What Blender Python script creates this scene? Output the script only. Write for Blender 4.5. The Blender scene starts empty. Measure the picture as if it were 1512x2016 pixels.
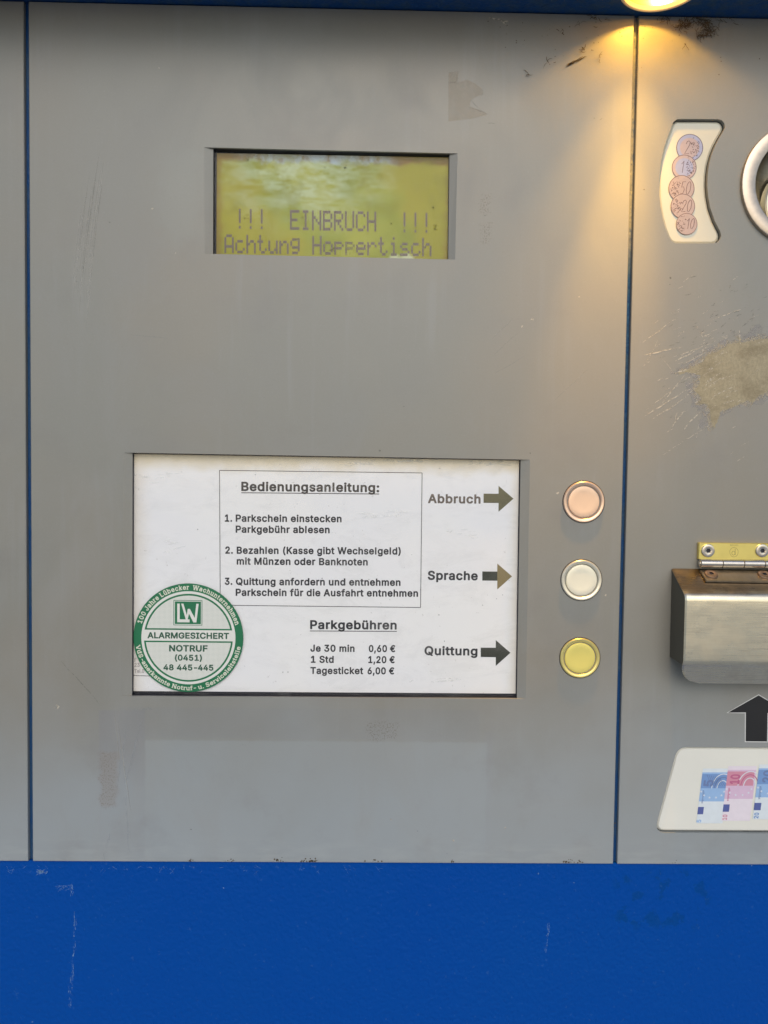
import bpy, bmesh, math, random
from mathutils import Vector, Matrix
from mathutils.geometry import tessellate_polygon
R = math.radians
SC = bpy.context.scene
COL = SC.collection

# ------------------------------------------------------------------ camera, sky, sun, exposure
HC, D, F = 1.45, 0.60, 1514.0            # camera height, distance to the machine face, focal length (photo pixels)
M = ((0.9997842, -0.0129844, -0.0162152), (0.0123359, 0.9991446, -0.0394691), (0.0167138, 0.0392606, 0.9990892))
def wv(r): return Vector((r[0], r[2], -r[1]))
cr, cd, cf = wv(M[0]), wv(M[1]), wv(M[2])
cam = bpy.data.objects.new('camera', bpy.data.cameras.new('camera'))
COL.objects.link(cam)
cm = Matrix((cr, -cd, -cf)).transposed().to_4x4(); cm.translation = (0, -D, HC)
cam.matrix_world = cm
cam.data.sensor_fit = 'VERTICAL'; cam.data.sensor_height = 24; cam.data.lens = F / 2016 * 24
cam.data.clip_start = 0.01; cam.data.clip_end = 500
SC.camera = cam
SC.view_settings.view_transform = 'Standard'; SC.view_settings.look = 'None'
SC.view_settings.gamma = 1; SC.view_settings.exposure = 0.03
SC.world = bpy.data.worlds.new('World'); SC.world.use_nodes = True
wn = SC.world.node_tree.nodes; wl = SC.world.node_tree.links
sky = wn.new('ShaderNodeTexSky'); sky.sky_type = 'NISHITA'; sky.sun_disc = False
SUN_EL, SUN_AZ = 34, 3                   # azimuth: to the right of straight behind the camera
sky.sun_elevation = R(SUN_EL); sky.sun_rotation = R(180 - SUN_AZ)
sky.air_density = 1.0; sky.dust_density = 1.5; sky.ozone_density = 1.0
hs = wn.new('ShaderNodeHueSaturation'); hs.inputs['Saturation'].default_value = 0.9
wl.new(sky.outputs[0], hs.inputs['Color']); wl.new(hs.outputs[0], wn['Background'].inputs[0])
wn['Background'].inputs[1].default_value = 0.15
sl = bpy.data.lights.new('sun', 'SUN'); sl.energy = 0.6; sl.angle = R(40); sl.color = (1, .95, .88)
so = bpy.data.objects.new('sun', sl); COL.objects.link(so)
sdir = Vector((math.sin(R(SUN_AZ)) * math.cos(R(SUN_EL)), -math.cos(R(SUN_AZ)) * math.cos(R(SUN_EL)), math.sin(R(SUN_EL))))
so.rotation_euler = sdir.to_track_quat('Z', 'Y').to_euler(); so.location = sdir * 4
SC.cycles.max_bounces = 8; SC.cycles.transparent_max_bounces = 12
SC.cycles.sample_clamp_indirect = 4

def P(px, py, y=0.0):
    """photo pixel -> point of the vertical plane at depth y"""
    a, b, c = px - 756, py - 1008, F
    d = [M[0][i] * a + M[1][i] * b + M[2][i] * c for i in range(3)]
    k = (D + y) / d[2]
    return Vector((d[0] * k, y, HC - d[1] * k))
U = D / F                                # metres per photo pixel on the face

# ------------------------------------------------------------------ node helper
class NT:
    def __init__(s, name):
        s.m = bpy.data.materials.new(name); s.m.use_nodes = True
        s.t = s.m.node_tree; s.n = s.t.nodes; s.l = s.t.links
        s.b = s.n['Principled BSDF']; s.out = s.n['Material Output']
        s.tc = s.n.new('ShaderNodeTexCoord').outputs['Object']; s.sep = None
    def put(s, sock, v):
        if hasattr(v, 'is_linked') or hasattr(v, 'links'): s.l.new(v, sock)
        else:
            if isinstance(v, tuple) and len(v) == 3 and sock.type == 'RGBA': v = v + (1,)
            sock.default_value = v
    def math(s, op, a, b=0.0, c=0.0, clamp=False):
        n = s.n.new('ShaderNodeMath'); n.operation = op; n.use_clamp = clamp
        for i, v in enumerate((a, b, c)): s.put(n.inputs[i], v)
        return n.outputs[0]
    def mul(s, *a):
        r = a[0]
        for x in a[1:]: r = s.math('MULTIPLY', r, x)
        return r
    def add(s, a, b): return s.math('ADD', a, b)
    def step(s, v, a, b):
        n = s.n.new('ShaderNodeMapRange'); n.interpolation_type = 'SMOOTHSTEP'; s.put(n.inputs[0], v)
        n.inputs[1].default_value = a; n.inputs[2].default_value = b; return n.outputs[0]
    def xyz(s):
        if not s.sep: s.sep = s.n.new('ShaderNodeSeparateXYZ'); s.l.new(s.tc, s.sep.inputs[0])
        return s.sep.outputs
    def noise(s, scale, detail=3.0, rough=.55, stretch=None, dist=0.0, off=0.0):
        n = s.n.new('ShaderNodeTexNoise'); n.inputs['Scale'].default_value = scale
        n.inputs['Detail'].default_value = detail; n.inputs['Roughness'].default_value = rough
        n.inputs['Distortion'].default_value = dist
        mp = s.n.new('ShaderNodeMapping'); mp.inputs['Scale'].default_value = stretch or (1, 1, 1)
        mp.inputs['Location'].default_value = (off, off * .7, off * 1.3)
        s.l.new(s.tc, mp.inputs[0]); s.l.new(mp.outputs[0], n.inputs['Vector']); return n.outputs[0]
    def voro(s, scale):
        n = s.n.new('ShaderNodeTexVoronoi'); n.inputs['Scale'].default_value = scale
        s.l.new(s.tc, n.inputs['Vector']); return n.outputs['Distance']
    def mix(s, f, a, b, mode='MIX'):
        n = s.n.new('ShaderNodeMix'); n.data_type = 'RGBA'; n.blend_type = mode
        s.put(n.inputs[0], f); s.put(n.inputs[6], a); s.put(n.inputs[7], b); return n.outputs[2]
    def bump(s, h, dist, strength=1.0):
        n = s.n.new('ShaderNodeBump'); n.inputs['Distance'].default_value = dist; n.inputs['Strength'].default_value = strength
        s.put(n.inputs['Height'], h); s.l.new(n.outputs[0], s.b.inputs['Normal']); return n
    def set(s, **k):
        for a, v in k.items(): s.put(s.b.inputs[{'col': 'Base Color', 'rough': 'Roughness', 'metal': 'Metallic', 'spec': 'Specular IOR Level', 'alpha': 'Alpha', 'aniso': 'Anisotropic', 'ec': 'Emission Color', 'es': 'Emission Strength', 'coat': 'Coat Weight'}[a]], v)
        return s
    def box(s, x0, y0, x1, y1, soft=.0015, warp=None):
        """mask that is 1 inside a photo rectangle laid on the face"""
        a, b = P(x0, y0), P(x1, y1); X, _, Z = s.xyz()
        if warp is not None: X = s.add(X, warp); Z = s.add(Z, warp)
        return s.mul(s.step(X, a.x - soft, a.x + soft), s.math('SUBTRACT', 1., s.step(X, b.x - soft, b.x + soft)),
                     s.step(Z, b.z - soft, b.z + soft), s.math('SUBTRACT', 1., s.step(Z, a.z - soft, a.z + soft)))
def lin(r, g, b):
    return tuple(((c / 255 + .055) / 1.055) ** 2.4 if c > 10 else c / 255 / 12.92 for c in (r, g, b))
def plain(name, col, rough=.5, metal=0.0, spec=.5, vary=.08, scale=60.0, bump=0.0):
    t = NT(name); n = t.noise(scale, 4)
    c = t.mix(n, tuple(max(0, v * (1 - vary)) for v in col), tuple(v * (1 + vary) for v in col))
    t.set(col=c, rough=t.add(t.math('MULTIPLY', n, .12), rough - .06), metal=metal, spec=spec)
    if bump: t.bump(t.noise(scale * 12, 3), bump)
    return t.m

# ------------------------------------------------------------------ mesh helpers
class MB:
    def __init__(s): s.v = []; s.f = []; s.mi = []; s.k = 0
    def add(s, vs, fs, mi=0):
        o = len(s.v); s.v += [tuple(v) for v in vs]; s.f += [tuple(o + i for i in f) for f in fs]; s.mi += [mi] * len(fs); return s
    def quad(s, a, b, c, d, mi=0): return s.add([a, b, c, d], [(0, 1, 2, 3)], mi)
    def box(s, x0, x1, y0, y1, z0, z1, mi=0):
        vs = [(x, y, z) for x in (x0, x1) for y in (y0, y1) for z in (z0, z1)]
        return s.add(vs, [(0, 1, 3, 2), (4, 6, 7, 5), (0, 4, 5, 1), (2, 3, 7, 6), (0, 2, 6, 4), (1, 5, 7, 3)], mi)
    def face(s, loops, mi=0, flip=False):
        """flat face with holes; loops of Vectors in one plane"""
        vs = [v for l in loops for v in l]
        tr = tessellate_polygon([[Vector((p.x, p.z, 0)) for p in l] for l in loops])
        out = []
        for a, b, c in tr:
            n = (vs[b] - vs[a]).cross(vs[c] - vs[a])
            if n.length < 1e-14: continue
            out.append((a, b, c) if n.y < 0 else (a, c, b))
        return s.add(vs, out, mi)
    def strip(s, A, B, closed=True, mi=0):
        n = len(A); o = [tuple(p) for p in A] + [tuple(p) for p in B]
        fs = [(i, (i + 1) % n, n + (i + 1) % n, n + i) for i in range(n if closed else n - 1)]
        return s.add(o, fs, mi)
    def lathe(s, c, prof, seg=64, axis='Y', mi=0):
        rings = []
        for r, h in prof:
            rings.append([Vector((c.x + r * math.cos(2 * math.pi * i / seg), c.y + h, c.z + r * math.sin(2 * math.pi * i / seg))) if axis == 'Y'
                          else Vector((c.x + r * math.cos(2 * math.pi * i / seg), c.y + r * math.sin(2 * math.pi * i / seg), c.z + h)) for i in range(seg)])
        for a, b in zip(rings, rings[1:]): s.strip(a, b, True, mi)
        if prof[-1][0] < 1e-5: pass
        return s
    def build(s, name, mats, parent=None, smooth=False, loc=None, **props):
        me = bpy.data.meshes.new(name)
        L = Vector(loc) if loc is not None else Vector((0, 0, 0))
        me.from_pydata([tuple(Vector(v) - L) for v in s.v], [], s.f)
        for m in (mats if isinstance(mats, (list, tuple)) else [mats]): me.materials.append(m)
        for p, mi in zip(me.polygons, s.mi): p.material_index = mi
        bm = bmesh.new(); bm.from_mesh(me); bmesh.ops.remove_doubles(bm, verts=bm.verts, dist=1e-7)
        if s.k != 'flat': bmesh.ops.recalc_face_normals(bm, faces=bm.faces)
        bm.to_mesh(me); bm.free()
        if smooth:
            for p in me.polygons: p.use_smooth = True
            try: me.set_sharp_from_angle(angle=R(35))
            except Exception: pass
        o = bpy.data.objects.new(name, me); COL.objects.link(o)
        if parent: o.parent = parent
        for k, v in props.items(): o[k] = v
        return o
def flatmb():
    m = MB(); m.k = 'flat'; return m
def empty(name, loc, **props):
    o = bpy.data.objects.new(name, None); COL.objects.link(o); o.location = loc; o.empty_display_size = .05
    for k, v in props.items(): o[k] = v
    return o
def roundpoly(pts, r, n=6):
    out = []; m = len(pts)
    for i in range(m):
        p, a, b = pts[i], pts[i - 1], pts[(i + 1) % m]
        rr = r[i] if isinstance(r, (list, tuple)) else r
        da, db = (a - p), (b - p); k = min(rr, da.length * .45, db.length * .45)
        s, e = p + da.normalized() * k, p + db.normalized() * k
        for j in range(n + 1):
            t = j / n; out.append(s.lerp(p, t).lerp(p.lerp(e, t), t))
    return out
def at(p, y): return Vector((p.x, y, p.z))
def inset(loop, d):
    """offset a loop in xz towards its inside by d"""
    n = len(loop); ar = sum(loop[i].x * loop[(i + 1) % n].z - loop[(i + 1) % n].x * loop[i].z for i in range(n)); s = 1 if ar > 0 else -1
    out = []
    for i in range(n):
        a, b, c = loop[i - 1], loop[i], loop[(i + 1) % n]
        e1 = Vector((b.x - a.x, b.z - a.z)).normalized(); e2 = Vector((c.x - b.x, c.z - b.z)).normalized()
        n1, n2 = Vector((-e1.y, e1.x)) * s, Vector((-e2.y, e2.x)) * s; m = (n1 + n2)
        m = m / max(.3, (m.length_squared / 2)) if m.length > 1e-6 else n1
        out.append(Vector((b.x + m.x * d, b.y, b.z + m.y * d)))
    return out
def circle(c, r, n=48): return [Vector((c.x + r * math.cos(2 * math.pi * i / n), c.y, c.z + r * math.sin(2 * math.pi * i / n))) for i in range(n)]

# ------------------------------------------------------------------ lettering: outlines in 1/1000 em, [advance, contour, contour...]
FONT = {"rF":[430,[49,-28,35,-16,30,0,30,508,34,524,46,536,58,539,370,539,386,534,395,524,399,512,399,452,394,436,382,425,370,422,158,422,155,416,155,312,158,308,346,308,358,305,370,296,376,280,376,220,371,204,358,194,346,191,158,191,155,188,155,0,152,-12,143,-24,130,-30]],
"b2":[488,[50,-24,41,-16,36,-4,36,48,39,60,257,296,284,336,292,368,288,396,273,416,246,429,210,431,188,424,169,408,158,386,153,352,142,338,126,334,58,335,42,348,38,364,44,412,57,448,78,479,102,502,130,521,166,536,206,543,246,543,282,536,318,522,363,488,393,444,408,392,409,360,405,332,388,288,363,248,312,188,218,88,222,85,390,85,402,82,413,72,417,60,417,0,414,-12,403,-24,390,-28,66,-28]],
"r2":[473,[46,-24,39,-16,34,-4,34,48,39,64,255,296,284,340,290,368,286,396,270,416,242,428,210,429,186,420,170,406,160,384,155,352,142,336,126,332,58,333,42,344,36,360,41,408,55,448,73,476,98,502,130,523,166,538,206,545,246,545,282,538,318,525,344,508,366,488,396,444,410,392,411,360,407,332,390,288,365,248,314,187,221,88,390,87,402,84,414,74,419,60,416,-12,406,-25,390,-30,62,-30]],
"bh":[445,[42,535,118,537,130,532,138,524,142,508,142,392,178,405,206,411,238,412,270,408,298,399,323,384,345,364,362,340,378,300,385,248,385,0,380,-16,370,-25,358,-28,294,-28,282,-24,271,-12,268,0,266,256,259,276,246,291,230,299,210,301,186,297,166,287,152,272,145,252,142,228,142,0,138,-14,128,-24,114,-28,50,-28,38,-24,30,-16,25,0,25,508,29,524]],
"sh":[470,[-26,532,54,535,134,533,140,512,142,386,162,397,190,406,218,410,254,408,282,402,306,393,326,380,346,360,368,324,381,272,383,44,434,40,434,-24,298,-27,218,-24,218,40,270,44,270,236,266,264,254,286,234,300,210,303,182,298,159,284,146,264,140,236,140,44,190,40,190,-24,114,-27,-26,-24,-26,40,27,44,27,464,-26,468]],
"bü":[445,[35,400,50,407,118,407,130,402,139,392,142,380,144,124,150,104,162,90,178,81,198,78,222,81,242,91,255,104,265,128,268,152,268,380,271,392,282,403,294,407,362,407,379,396,385,380,385,0,382,-12,374,-22,358,-28,294,-28,282,-23,270,-8,246,-21,218,-29,190,-33,158,-32,130,-26,106,-16,82,-1,62,18,36,64,26,120,25,380,28,392],[182,532,195,512,201,484,196,456,183,436,159,420,134,415,106,420,83,436,70,457,65,484,70,509,84,532,106,546,134,551,158,547],[322,534,338,513,345,488,342,463,329,440,310,423,282,415,254,419,232,432,215,452,208,476,211,504,225,528,246,544,274,551,298,548]],
"sü":[470,[430,-28,158,-30,110,-16,89,-4,70,12,55,32,42,56,34,80,28,112,27,380,34,397,50,405,114,405,126,402,136,392,140,380,142,120,150,100,162,87,178,79,202,76,226,80,246,91,257,104,267,128,270,152,270,380,273,392,282,401,294,405,358,405,377,396,383,380,383,40,430,36],[38,548,170,549,174,536,178,533,182,549,314,549,317,536,332,520,340,504,343,484,340,464,330,444,310,426,290,418,266,418,246,425,226,440,214,460,210,480,202,482,199,480,190,448,170,428,142,418,114,420,96,428,82,441,71,460,67,480,38,484]],
"bf":[289,[78,-28,61,-20,53,-4,53,296,50,299,2,299,-15,308,-22,324,-21,388,-14,399,-2,406,52,408,54,452,63,484,82,513,110,537,138,550,174,557,210,557,242,551,262,542,271,524,250,452,242,444,230,440,202,446,182,445,174,440,171,428,170,408,234,406,250,396,256,380,256,328,252,312,238,301,174,299,170,296,169,-8,162,-20,146,-28]],
"sf":[314,[2,-24,2,40,55,44,55,300,2,301,-14,310,-20,324,-18,389,-10,399,-1,404,54,406,56,452,65,484,66,552,186,556,258,553,269,520,247,452,230,442,198,448,178,445,172,440,168,424,170,405,234,404,248,396,254,380,254,324,246,308,230,301,170,301,168,296,168,44,218,40,218,-24,142,-27]],
"be":[439,[150,405,190,411,230,411,270,402,302,388,331,368,354,344,374,313,388,276,397,228,399,168,394,153,383,144,370,141,129,140,136,116,154,94,174,81,198,75,230,75,254,84,270,98,286,125,302,133,374,118,386,109,393,96,392,84,381,56,366,32,347,12,327,-4,278,-27,238,-35,190,-35,154,-29,114,-14,82,7,54,35,35,64,18,104,8,148,6,200,12,248,29,300,50,336,75,364,110,389],[132,252,138,249,270,249,274,252,262,276,246,292,230,299,206,302,182,299,162,290,146,276]],
"re":[424,[138,403,174,412,218,414,254,409,290,396,322,377,350,352,370,324,388,284,398,236,401,168,396,152,386,143,370,139,138,139,131,136,141,112,158,93,178,81,202,76,230,77,254,86,269,100,286,127,302,135,374,120,386,112,394,100,394,84,385,60,371,36,354,16,334,-1,286,-27,246,-36,202,-38,162,-33,121,-20,90,-2,58,28,35,60,17,100,6,148,4,200,10,248,23,292,45,332,70,362,102,386],[272,252,262,272,246,289,230,297,206,300,182,297,166,290,146,273,134,252]],
"se":[464,[150,403,182,409,226,409,266,401,298,388,330,366,354,341,374,308,386,276,395,228,397,168,394,156,382,145,370,143,130,143,126,140,134,116,153,92,174,79,198,73,230,73,254,81,271,96,288,124,302,131,370,117,385,108,391,96,390,84,379,56,363,32,326,-2,278,-25,238,-33,190,-33,154,-27,114,-12,84,8,56,36,38,64,19,108,9,160,9,212,17,260,31,300,53,336,78,364,110,386],[277,248,267,272,250,291,230,301,206,304,178,300,158,290,141,272,129,248]],
"bd":[459,[386,533,396,524,400,508,400,0,397,-12,390,-21,378,-27,314,-28,298,-24,286,-8,246,-29,202,-36,154,-32,114,-18,80,4,51,36,30,72,14,116,7,164,7,216,15,264,30,306,51,340,74,366,98,385,134,402,174,411,218,411,254,403,282,388,283,508,287,524,298,534,310,537,374,537],[210,302,174,296,149,276,132,244,124,196,128,148,144,108,154,95,170,83,202,75,234,80,259,100,277,136,284,180,280,232,266,268,242,292]],
"sd":[484,[442,-32,242,-33,238,-29,194,-34,142,-27,106,-11,70,16,42,52,24,92,14,128,9,164,11,236,19,272,30,301,62,351,82,371,106,388,134,400,162,407,194,410,226,408,254,401,282,386,285,388,285,464,234,468,234,532,370,535,395,532,398,508,398,36,442,32],[210,304,174,298,146,276,130,244,122,200,126,149,142,108,166,83,198,73,234,78,258,96,278,132,286,176,283,228,269,268,242,295]],
"bi":[202,[50,407,122,406,134,399,142,384,142,0,134,-20,118,-28,46,-27,33,-20,25,-4,25,380,34,400],[151,504,154,476,147,452,130,432,106,418,78,415,50,423,29,440,16,464,14,492,22,516,39,536,62,549,90,552,117,544,138,527]],
"si":[227,[118,405,134,396,140,380,140,44,190,40,190,-24,114,-27,-26,-24,-26,40,27,44,29,388,38,400,50,405],[-10,548,122,549,126,536,143,516,151,496,151,472,142,448,122,428,98,418,70,418,46,428,23,452,15,480,-10,484]],
"bA":[515,[198,537,282,536,294,530,302,520,490,8,488,-12,474,-26,394,-28,375,-20,370,-12,326,110,322,114,154,113,112,-8,102,-22,86,-28,14,-28,2,-24,-9,-12,-11,8,175,520,185,532],[238,357,195,228,282,227]],
"rA":[500,[198,539,282,538,294,533,302,524,492,8,490,-12,478,-26,466,-30,394,-30,374,-21,368,-12,322,112,158,112,112,-12,102,-25,86,-30,14,-30,-2,-24,-11,-12,-14,0,-12,12,173,520,182,532],[238,351,198,231,202,229,278,229,280,232]],
"rO":[553,[238,545,294,545,350,533,398,511,433,484,468,444,496,396,512,348,522,288,522,220,512,160,492,104,468,64,432,24,390,-6,350,-24,294,-36,238,-36,186,-25,146,-7,101,24,66,64,38,112,21,160,11,220,11,288,21,348,38,396,66,444,101,484,138,512,186,534],[274,426,246,424,218,417,194,403,174,385,157,360,146,336,137,300,133,264,134,228,140,192,151,160,164,136,182,116,206,98,234,87,262,83,290,85,314,92,338,105,360,124,376,148,389,176,397,208,400,244,399,280,394,316,385,344,370,372,353,392,330,409,302,421]],
"b.":[223,[29,8,22,36,25,64,39,88,62,107,90,115,118,111,142,98,161,76,169,48,166,20,154,-4,130,-24,102,-32,74,-29,49,-16]],
"r.":[208,[27,8,20,36,25,68,38,90,62,109,90,117,118,113,143,100,163,76,171,48,167,16,153,-8,130,-26,102,-34,70,-30,46,-16]],
"s.":[248,[34,4,25,32,26,60,38,84,61,104,86,112,114,110,138,99,158,77,166,52,165,24,154,0,133,-20,106,-29,78,-28,54,-17]],
"bl":[235,[122,537,141,528,148,512,148,-4,140,-20,126,-27,58,-28,40,-20,32,0,32,512,39,528,54,536]],
"rl":[220,[58,539,130,537,143,528,150,512,150,0,142,-20,122,-30,50,-28,38,-20,30,-4,30,512,38,529]],
"sl":[260,[-18,532,118,535,143,532,146,508,146,44,198,40,198,-24,62,-27,-18,-24,-18,40,34,44,34,464,-18,468]],
"rL":[413,[50,537,130,539,146,530,154,516,156,88,362,87,374,84,387,72,391,52,390,-8,383,-20,374,-27,362,-30,58,-30,46,-27,35,-16,30,0,30,508,34,524]],
"sL":[453,[-18,532,122,535,202,532,202,468,151,464,152,84,362,83,373,80,382,72,387,60,387,-4,378,-20,362,-26,62,-26,50,-24,40,-16,34,0,34,464,-18,468]],
"sV":[540,[-62,532,26,535,162,532,162,468,128,464,242,145,352,464,318,468,318,532,406,535,542,532,542,468,486,467,474,464,322,44,354,40,354,-24,206,-27,126,-24,126,40,160,44,5,464,-10,467,-62,468]],
"bz":[415,[350,401,358,392,361,380,361,328,358,319,182,84,338,84,353,80,362,72,367,60,367,0,362,-16,350,-26,338,-28,42,-28,26,-23,18,-14,14,-4,14,48,18,60,197,292,190,295,46,295,34,299,24,308,20,320,20,380,26,396,38,405,50,407,334,407]],
"bk":[416,[42,535,118,537,130,532,140,520,142,276,272,404,282,407,362,407,374,403,385,392,388,376,382,362,240,216,240,212,395,16,400,4,399,-8,386,-24,374,-28,294,-28,278,-23,150,136,142,128,142,0,137,-16,128,-24,118,-28,54,-28,42,-26,30,-16,25,0,25,508,29,524]],
"sk":[441,[-26,532,114,535,135,532,140,508,142,271,270,401,282,405,362,405,380,396,386,380,381,364,237,216,394,14,398,-4,389,-20,370,-26,294,-26,278,-20,150,139,140,128,140,44,191,40,190,-24,54,-27,-26,-24,-26,40,27,44,27,464,-26,468]],
"rE":[439,[390,-26,374,-30,58,-30,46,-27,35,-16,30,0,30,508,34,524,46,536,62,539,374,539,386,536,398,524,402,512,402,448,394,432,383,424,158,422,155,416,155,320,158,316,358,316,370,312,378,305,385,284,385,224,378,210,366,201,158,199,155,196,156,88,374,87,388,84,401,72,405,56,405,-4,400,-16]],
"rU":[537,[474,534,483,524,487,508,487,164,479,112,458,63,430,28,396,0,354,-22,310,-34,258,-38,206,-33,162,-21,121,0,91,24,65,56,44,96,33,136,30,172,30,508,34,524,42,533,54,538,122,539,138,536,150,524,154,508,154,180,157,152,170,123,194,99,226,85,266,82,298,87,326,100,349,124,360,152,363,180,365,520,374,532,390,539,458,539]],
"bM":[663,[42,530,58,537,154,537,166,533,174,526,314,167,454,526,466,535,478,537,570,537,589,528,596,508,596,0,588,-20,570,-28,502,-28,490,-24,479,-12,476,0,474,260,369,-8,358,-23,342,-28,282,-28,272,-24,263,-16,154,256,150,252,150,0,147,-12,138,-23,126,-28,58,-28,40,-20,32,0,32,508,34,520]],
"rM":[648,[587,532,596,520,598,508,598,0,590,-20,570,-30,502,-30,486,-24,477,-12,474,0,474,244,470,244,366,-18,358,-25,346,-30,286,-30,270,-25,259,-12,154,250,152,0,149,-12,140,-24,126,-30,58,-30,38,-20,30,0,30,148,30,508,32,520,38,529,58,539,150,539,165,536,175,528,314,174,453,528,462,536,474,539,570,539]],
"bJ":[431,[346,535,360,524,364,508,364,132,359,96,347,60,331,32,303,4,278,-13,246,-26,214,-33,170,-35,130,-28,102,-18,78,-5,54,14,36,36,22,60,13,84,7,116,7,184,17,196,30,201,98,201,110,198,119,192,125,180,128,124,134,105,144,92,162,81,186,78,210,82,226,92,239,112,244,140,245,516,251,528,266,536]],
"sJ":[456,[414,532,414,468,362,464,361,128,354,84,338,47,321,24,290,-4,266,-17,230,-29,198,-33,154,-31,118,-23,90,-10,48,24,30,48,19,72,11,100,7,132,7,176,15,192,34,199,98,199,114,193,124,176,125,132,130,108,142,91,162,79,190,76,218,84,235,100,244,124,246,464,194,468,194,532,274,535]],
"rG":[540,[222,543,274,546,318,541,366,526,402,507,440,476,467,444,490,400,504,352,499,332,482,320,398,321,383,332,365,372,338,403,310,418,266,426,230,421,198,406,173,384,155,356,141,320,134,276,134,228,142,184,155,152,178,120,202,100,234,87,262,83,286,84,310,89,330,97,346,108,361,124,380,164,378,169,278,169,262,178,253,196,253,256,256,268,266,281,282,286,478,286,494,281,505,268,508,200,503,148,492,108,470,65,439,28,402,-1,358,-22,310,-34,254,-37,210,-31,158,-14,114,13,81,44,50,88,27,140,15,192,10,256,15,320,31,380,54,428,90,474,130,507,170,528]],
"b(":[308,[242,566,258,556,264,536,225,440,198,352,183,268,179,192,185,136,198,76,218,16,263,-88,264,-100,256,-116,242,-123,174,-124,157,-116,136,-80,106,-16,84,48,70,108,63,160,61,208,64,268,76,344,94,416,122,492,152,552,162,563,174,567]],
"r(":[293,[242,568,261,556,266,536,227,440,200,352,185,268,181,192,187,136,200,76,220,16,263,-84,266,-100,258,-116,246,-124,174,-126,155,-116,134,-80,104,-16,82,48,68,108,61,160,59,208,62,268,74,344,92,416,119,492,150,552,158,562,170,568]],
"rI":[320,[18,536,30,539,270,539,286,534,297,520,299,452,291,432,274,422,213,420,213,88,274,87,286,82,295,72,299,60,299,-4,294,-17,282,-27,270,-30,30,-30,14,-25,4,-12,1,60,8,76,26,87,86,87,88,92,88,420,26,422,14,427,6,436,1,452,1,512,6,526]],
"b0":[488,[226,544,266,540,310,525,350,498,380,464,401,428,419,376,429,320,433,252,429,188,419,132,401,80,380,44,350,10,310,-17,274,-30,226,-35,178,-29,142,-16,105,8,73,44,52,80,34,132,24,188,20,252,24,320,34,376,52,428,73,464,105,500,142,525,178,538],[226,432,206,429,189,420,174,406,160,384,143,328,137,256,143,180,161,124,174,103,190,88,206,81,226,78,246,80,263,88,280,104,293,124,310,180,316,256,309,332,291,388,278,407,262,422,246,429]],
"r0":[473,[226,546,266,542,310,527,350,501,382,465,403,428,421,376,431,320,435,256,431,188,421,132,406,88,383,44,351,8,314,-17,274,-32,226,-37,178,-31,142,-19,102,8,70,44,47,88,32,132,22,188,18,252,22,320,32,376,47,420,71,464,102,500,142,527,178,540],[226,80,246,82,262,90,278,105,290,124,308,180,314,256,308,328,291,384,278,404,262,419,246,427,226,430,206,427,190,418,175,404,163,384,145,328,139,256,145,180,163,124,176,104,190,91,206,83]],
"s0":[513,[226,542,274,536,310,523,349,496,378,464,399,428,417,376,427,320,431,256,427,188,417,132,399,80,378,45,349,12,310,-15,274,-28,226,-33,178,-27,142,-14,106,10,74,46,54,81,36,132,26,188,22,252,26,320,36,376,51,420,74,462,106,498,142,522,178,536],[226,76,246,78,262,85,279,100,293,120,303,144,312,180,318,256,311,332,293,388,280,408,262,424,246,431,226,434,206,431,190,423,174,409,160,388,150,364,142,332,135,256,141,180,158,124,171,104,187,88,206,79]],
"bo":[450,[162,-31,122,-18,86,4,54,36,31,72,17,108,8,152,6,200,12,248,22,284,43,324,68,356,102,384,138,401,174,410,218,412,254,407,294,394,325,376,355,348,380,312,397,272,407,224,409,176,403,128,389,84,370,48,346,18,314,-8,282,-23,242,-33,198,-36],[202,302,182,298,168,292,142,265,127,224,124,176,132,132,150,100,162,88,178,79,214,74,247,84,262,96,274,112,288,152,291,200,282,244,265,276,238,297]],
"so":[475,[162,-29,122,-16,86,7,57,36,33,72,19,108,10,152,8,200,14,248,24,284,45,324,70,355,102,381,134,397,174,408,218,410,254,405,294,392,322,376,353,348,378,312,395,272,405,224,407,176,401,128,387,84,368,48,345,20,314,-5,282,-21,242,-31,198,-34],[202,304,170,296,155,284,142,268,126,228,122,176,132,128,150,97,178,77,214,72,246,81,262,93,274,109,289,148,293,200,284,244,266,278,238,299]],
"b6":[488,[330,536,342,529,348,520,350,508,347,496,242,344,294,334,329,320,361,296,385,268,404,232,415,188,417,144,411,104,397,68,377,36,350,8,322,-11,286,-27,250,-34,214,-35,174,-29,138,-15,106,6,82,29,60,60,44,100,37,140,37,180,44,220,62,268,91,320,231,528,250,537],[238,77,266,88,286,108,298,140,297,176,286,206,269,224,242,236,210,236,183,224,162,200,154,172,154,140,164,112,182,91,206,79]],
"bg":[460,[386,403,397,392,400,380,400,-8,396,-52,384,-88,362,-120,335,-144,302,-162,266,-173,218,-179,174,-177,134,-169,98,-155,62,-130,34,-96,25,-80,23,-68,26,-56,33,-48,88,-16,102,-13,118,-19,146,-50,166,-63,198,-69,234,-66,258,-58,274,-44,281,-24,283,0,254,-14,226,-21,186,-23,154,-19,122,-9,90,8,51,44,35,68,20,100,12,132,7,168,6,204,11,248,21,284,33,312,57,348,82,373,110,392,146,406,186,412,226,410,254,403,286,387,295,400,310,407,374,407],[210,302,174,296,152,280,132,244,124,204,128,156,142,119,154,105,166,96,198,87,234,91,260,108,276,136,284,180,281,228,267,268,254,284,242,293]],
"bK":[502,[466,-22,450,-28,374,-28,354,-21,194,199,153,156,153,0,148,-16,138,-25,126,-28,58,-28,46,-24,38,-17,32,0,32,508,34,520,42,530,58,537,126,537,141,532,150,521,153,508,154,323,350,533,362,537,450,537,462,533,470,526,476,508,470,492,281,288,280,284,472,16,477,-4]],
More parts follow.
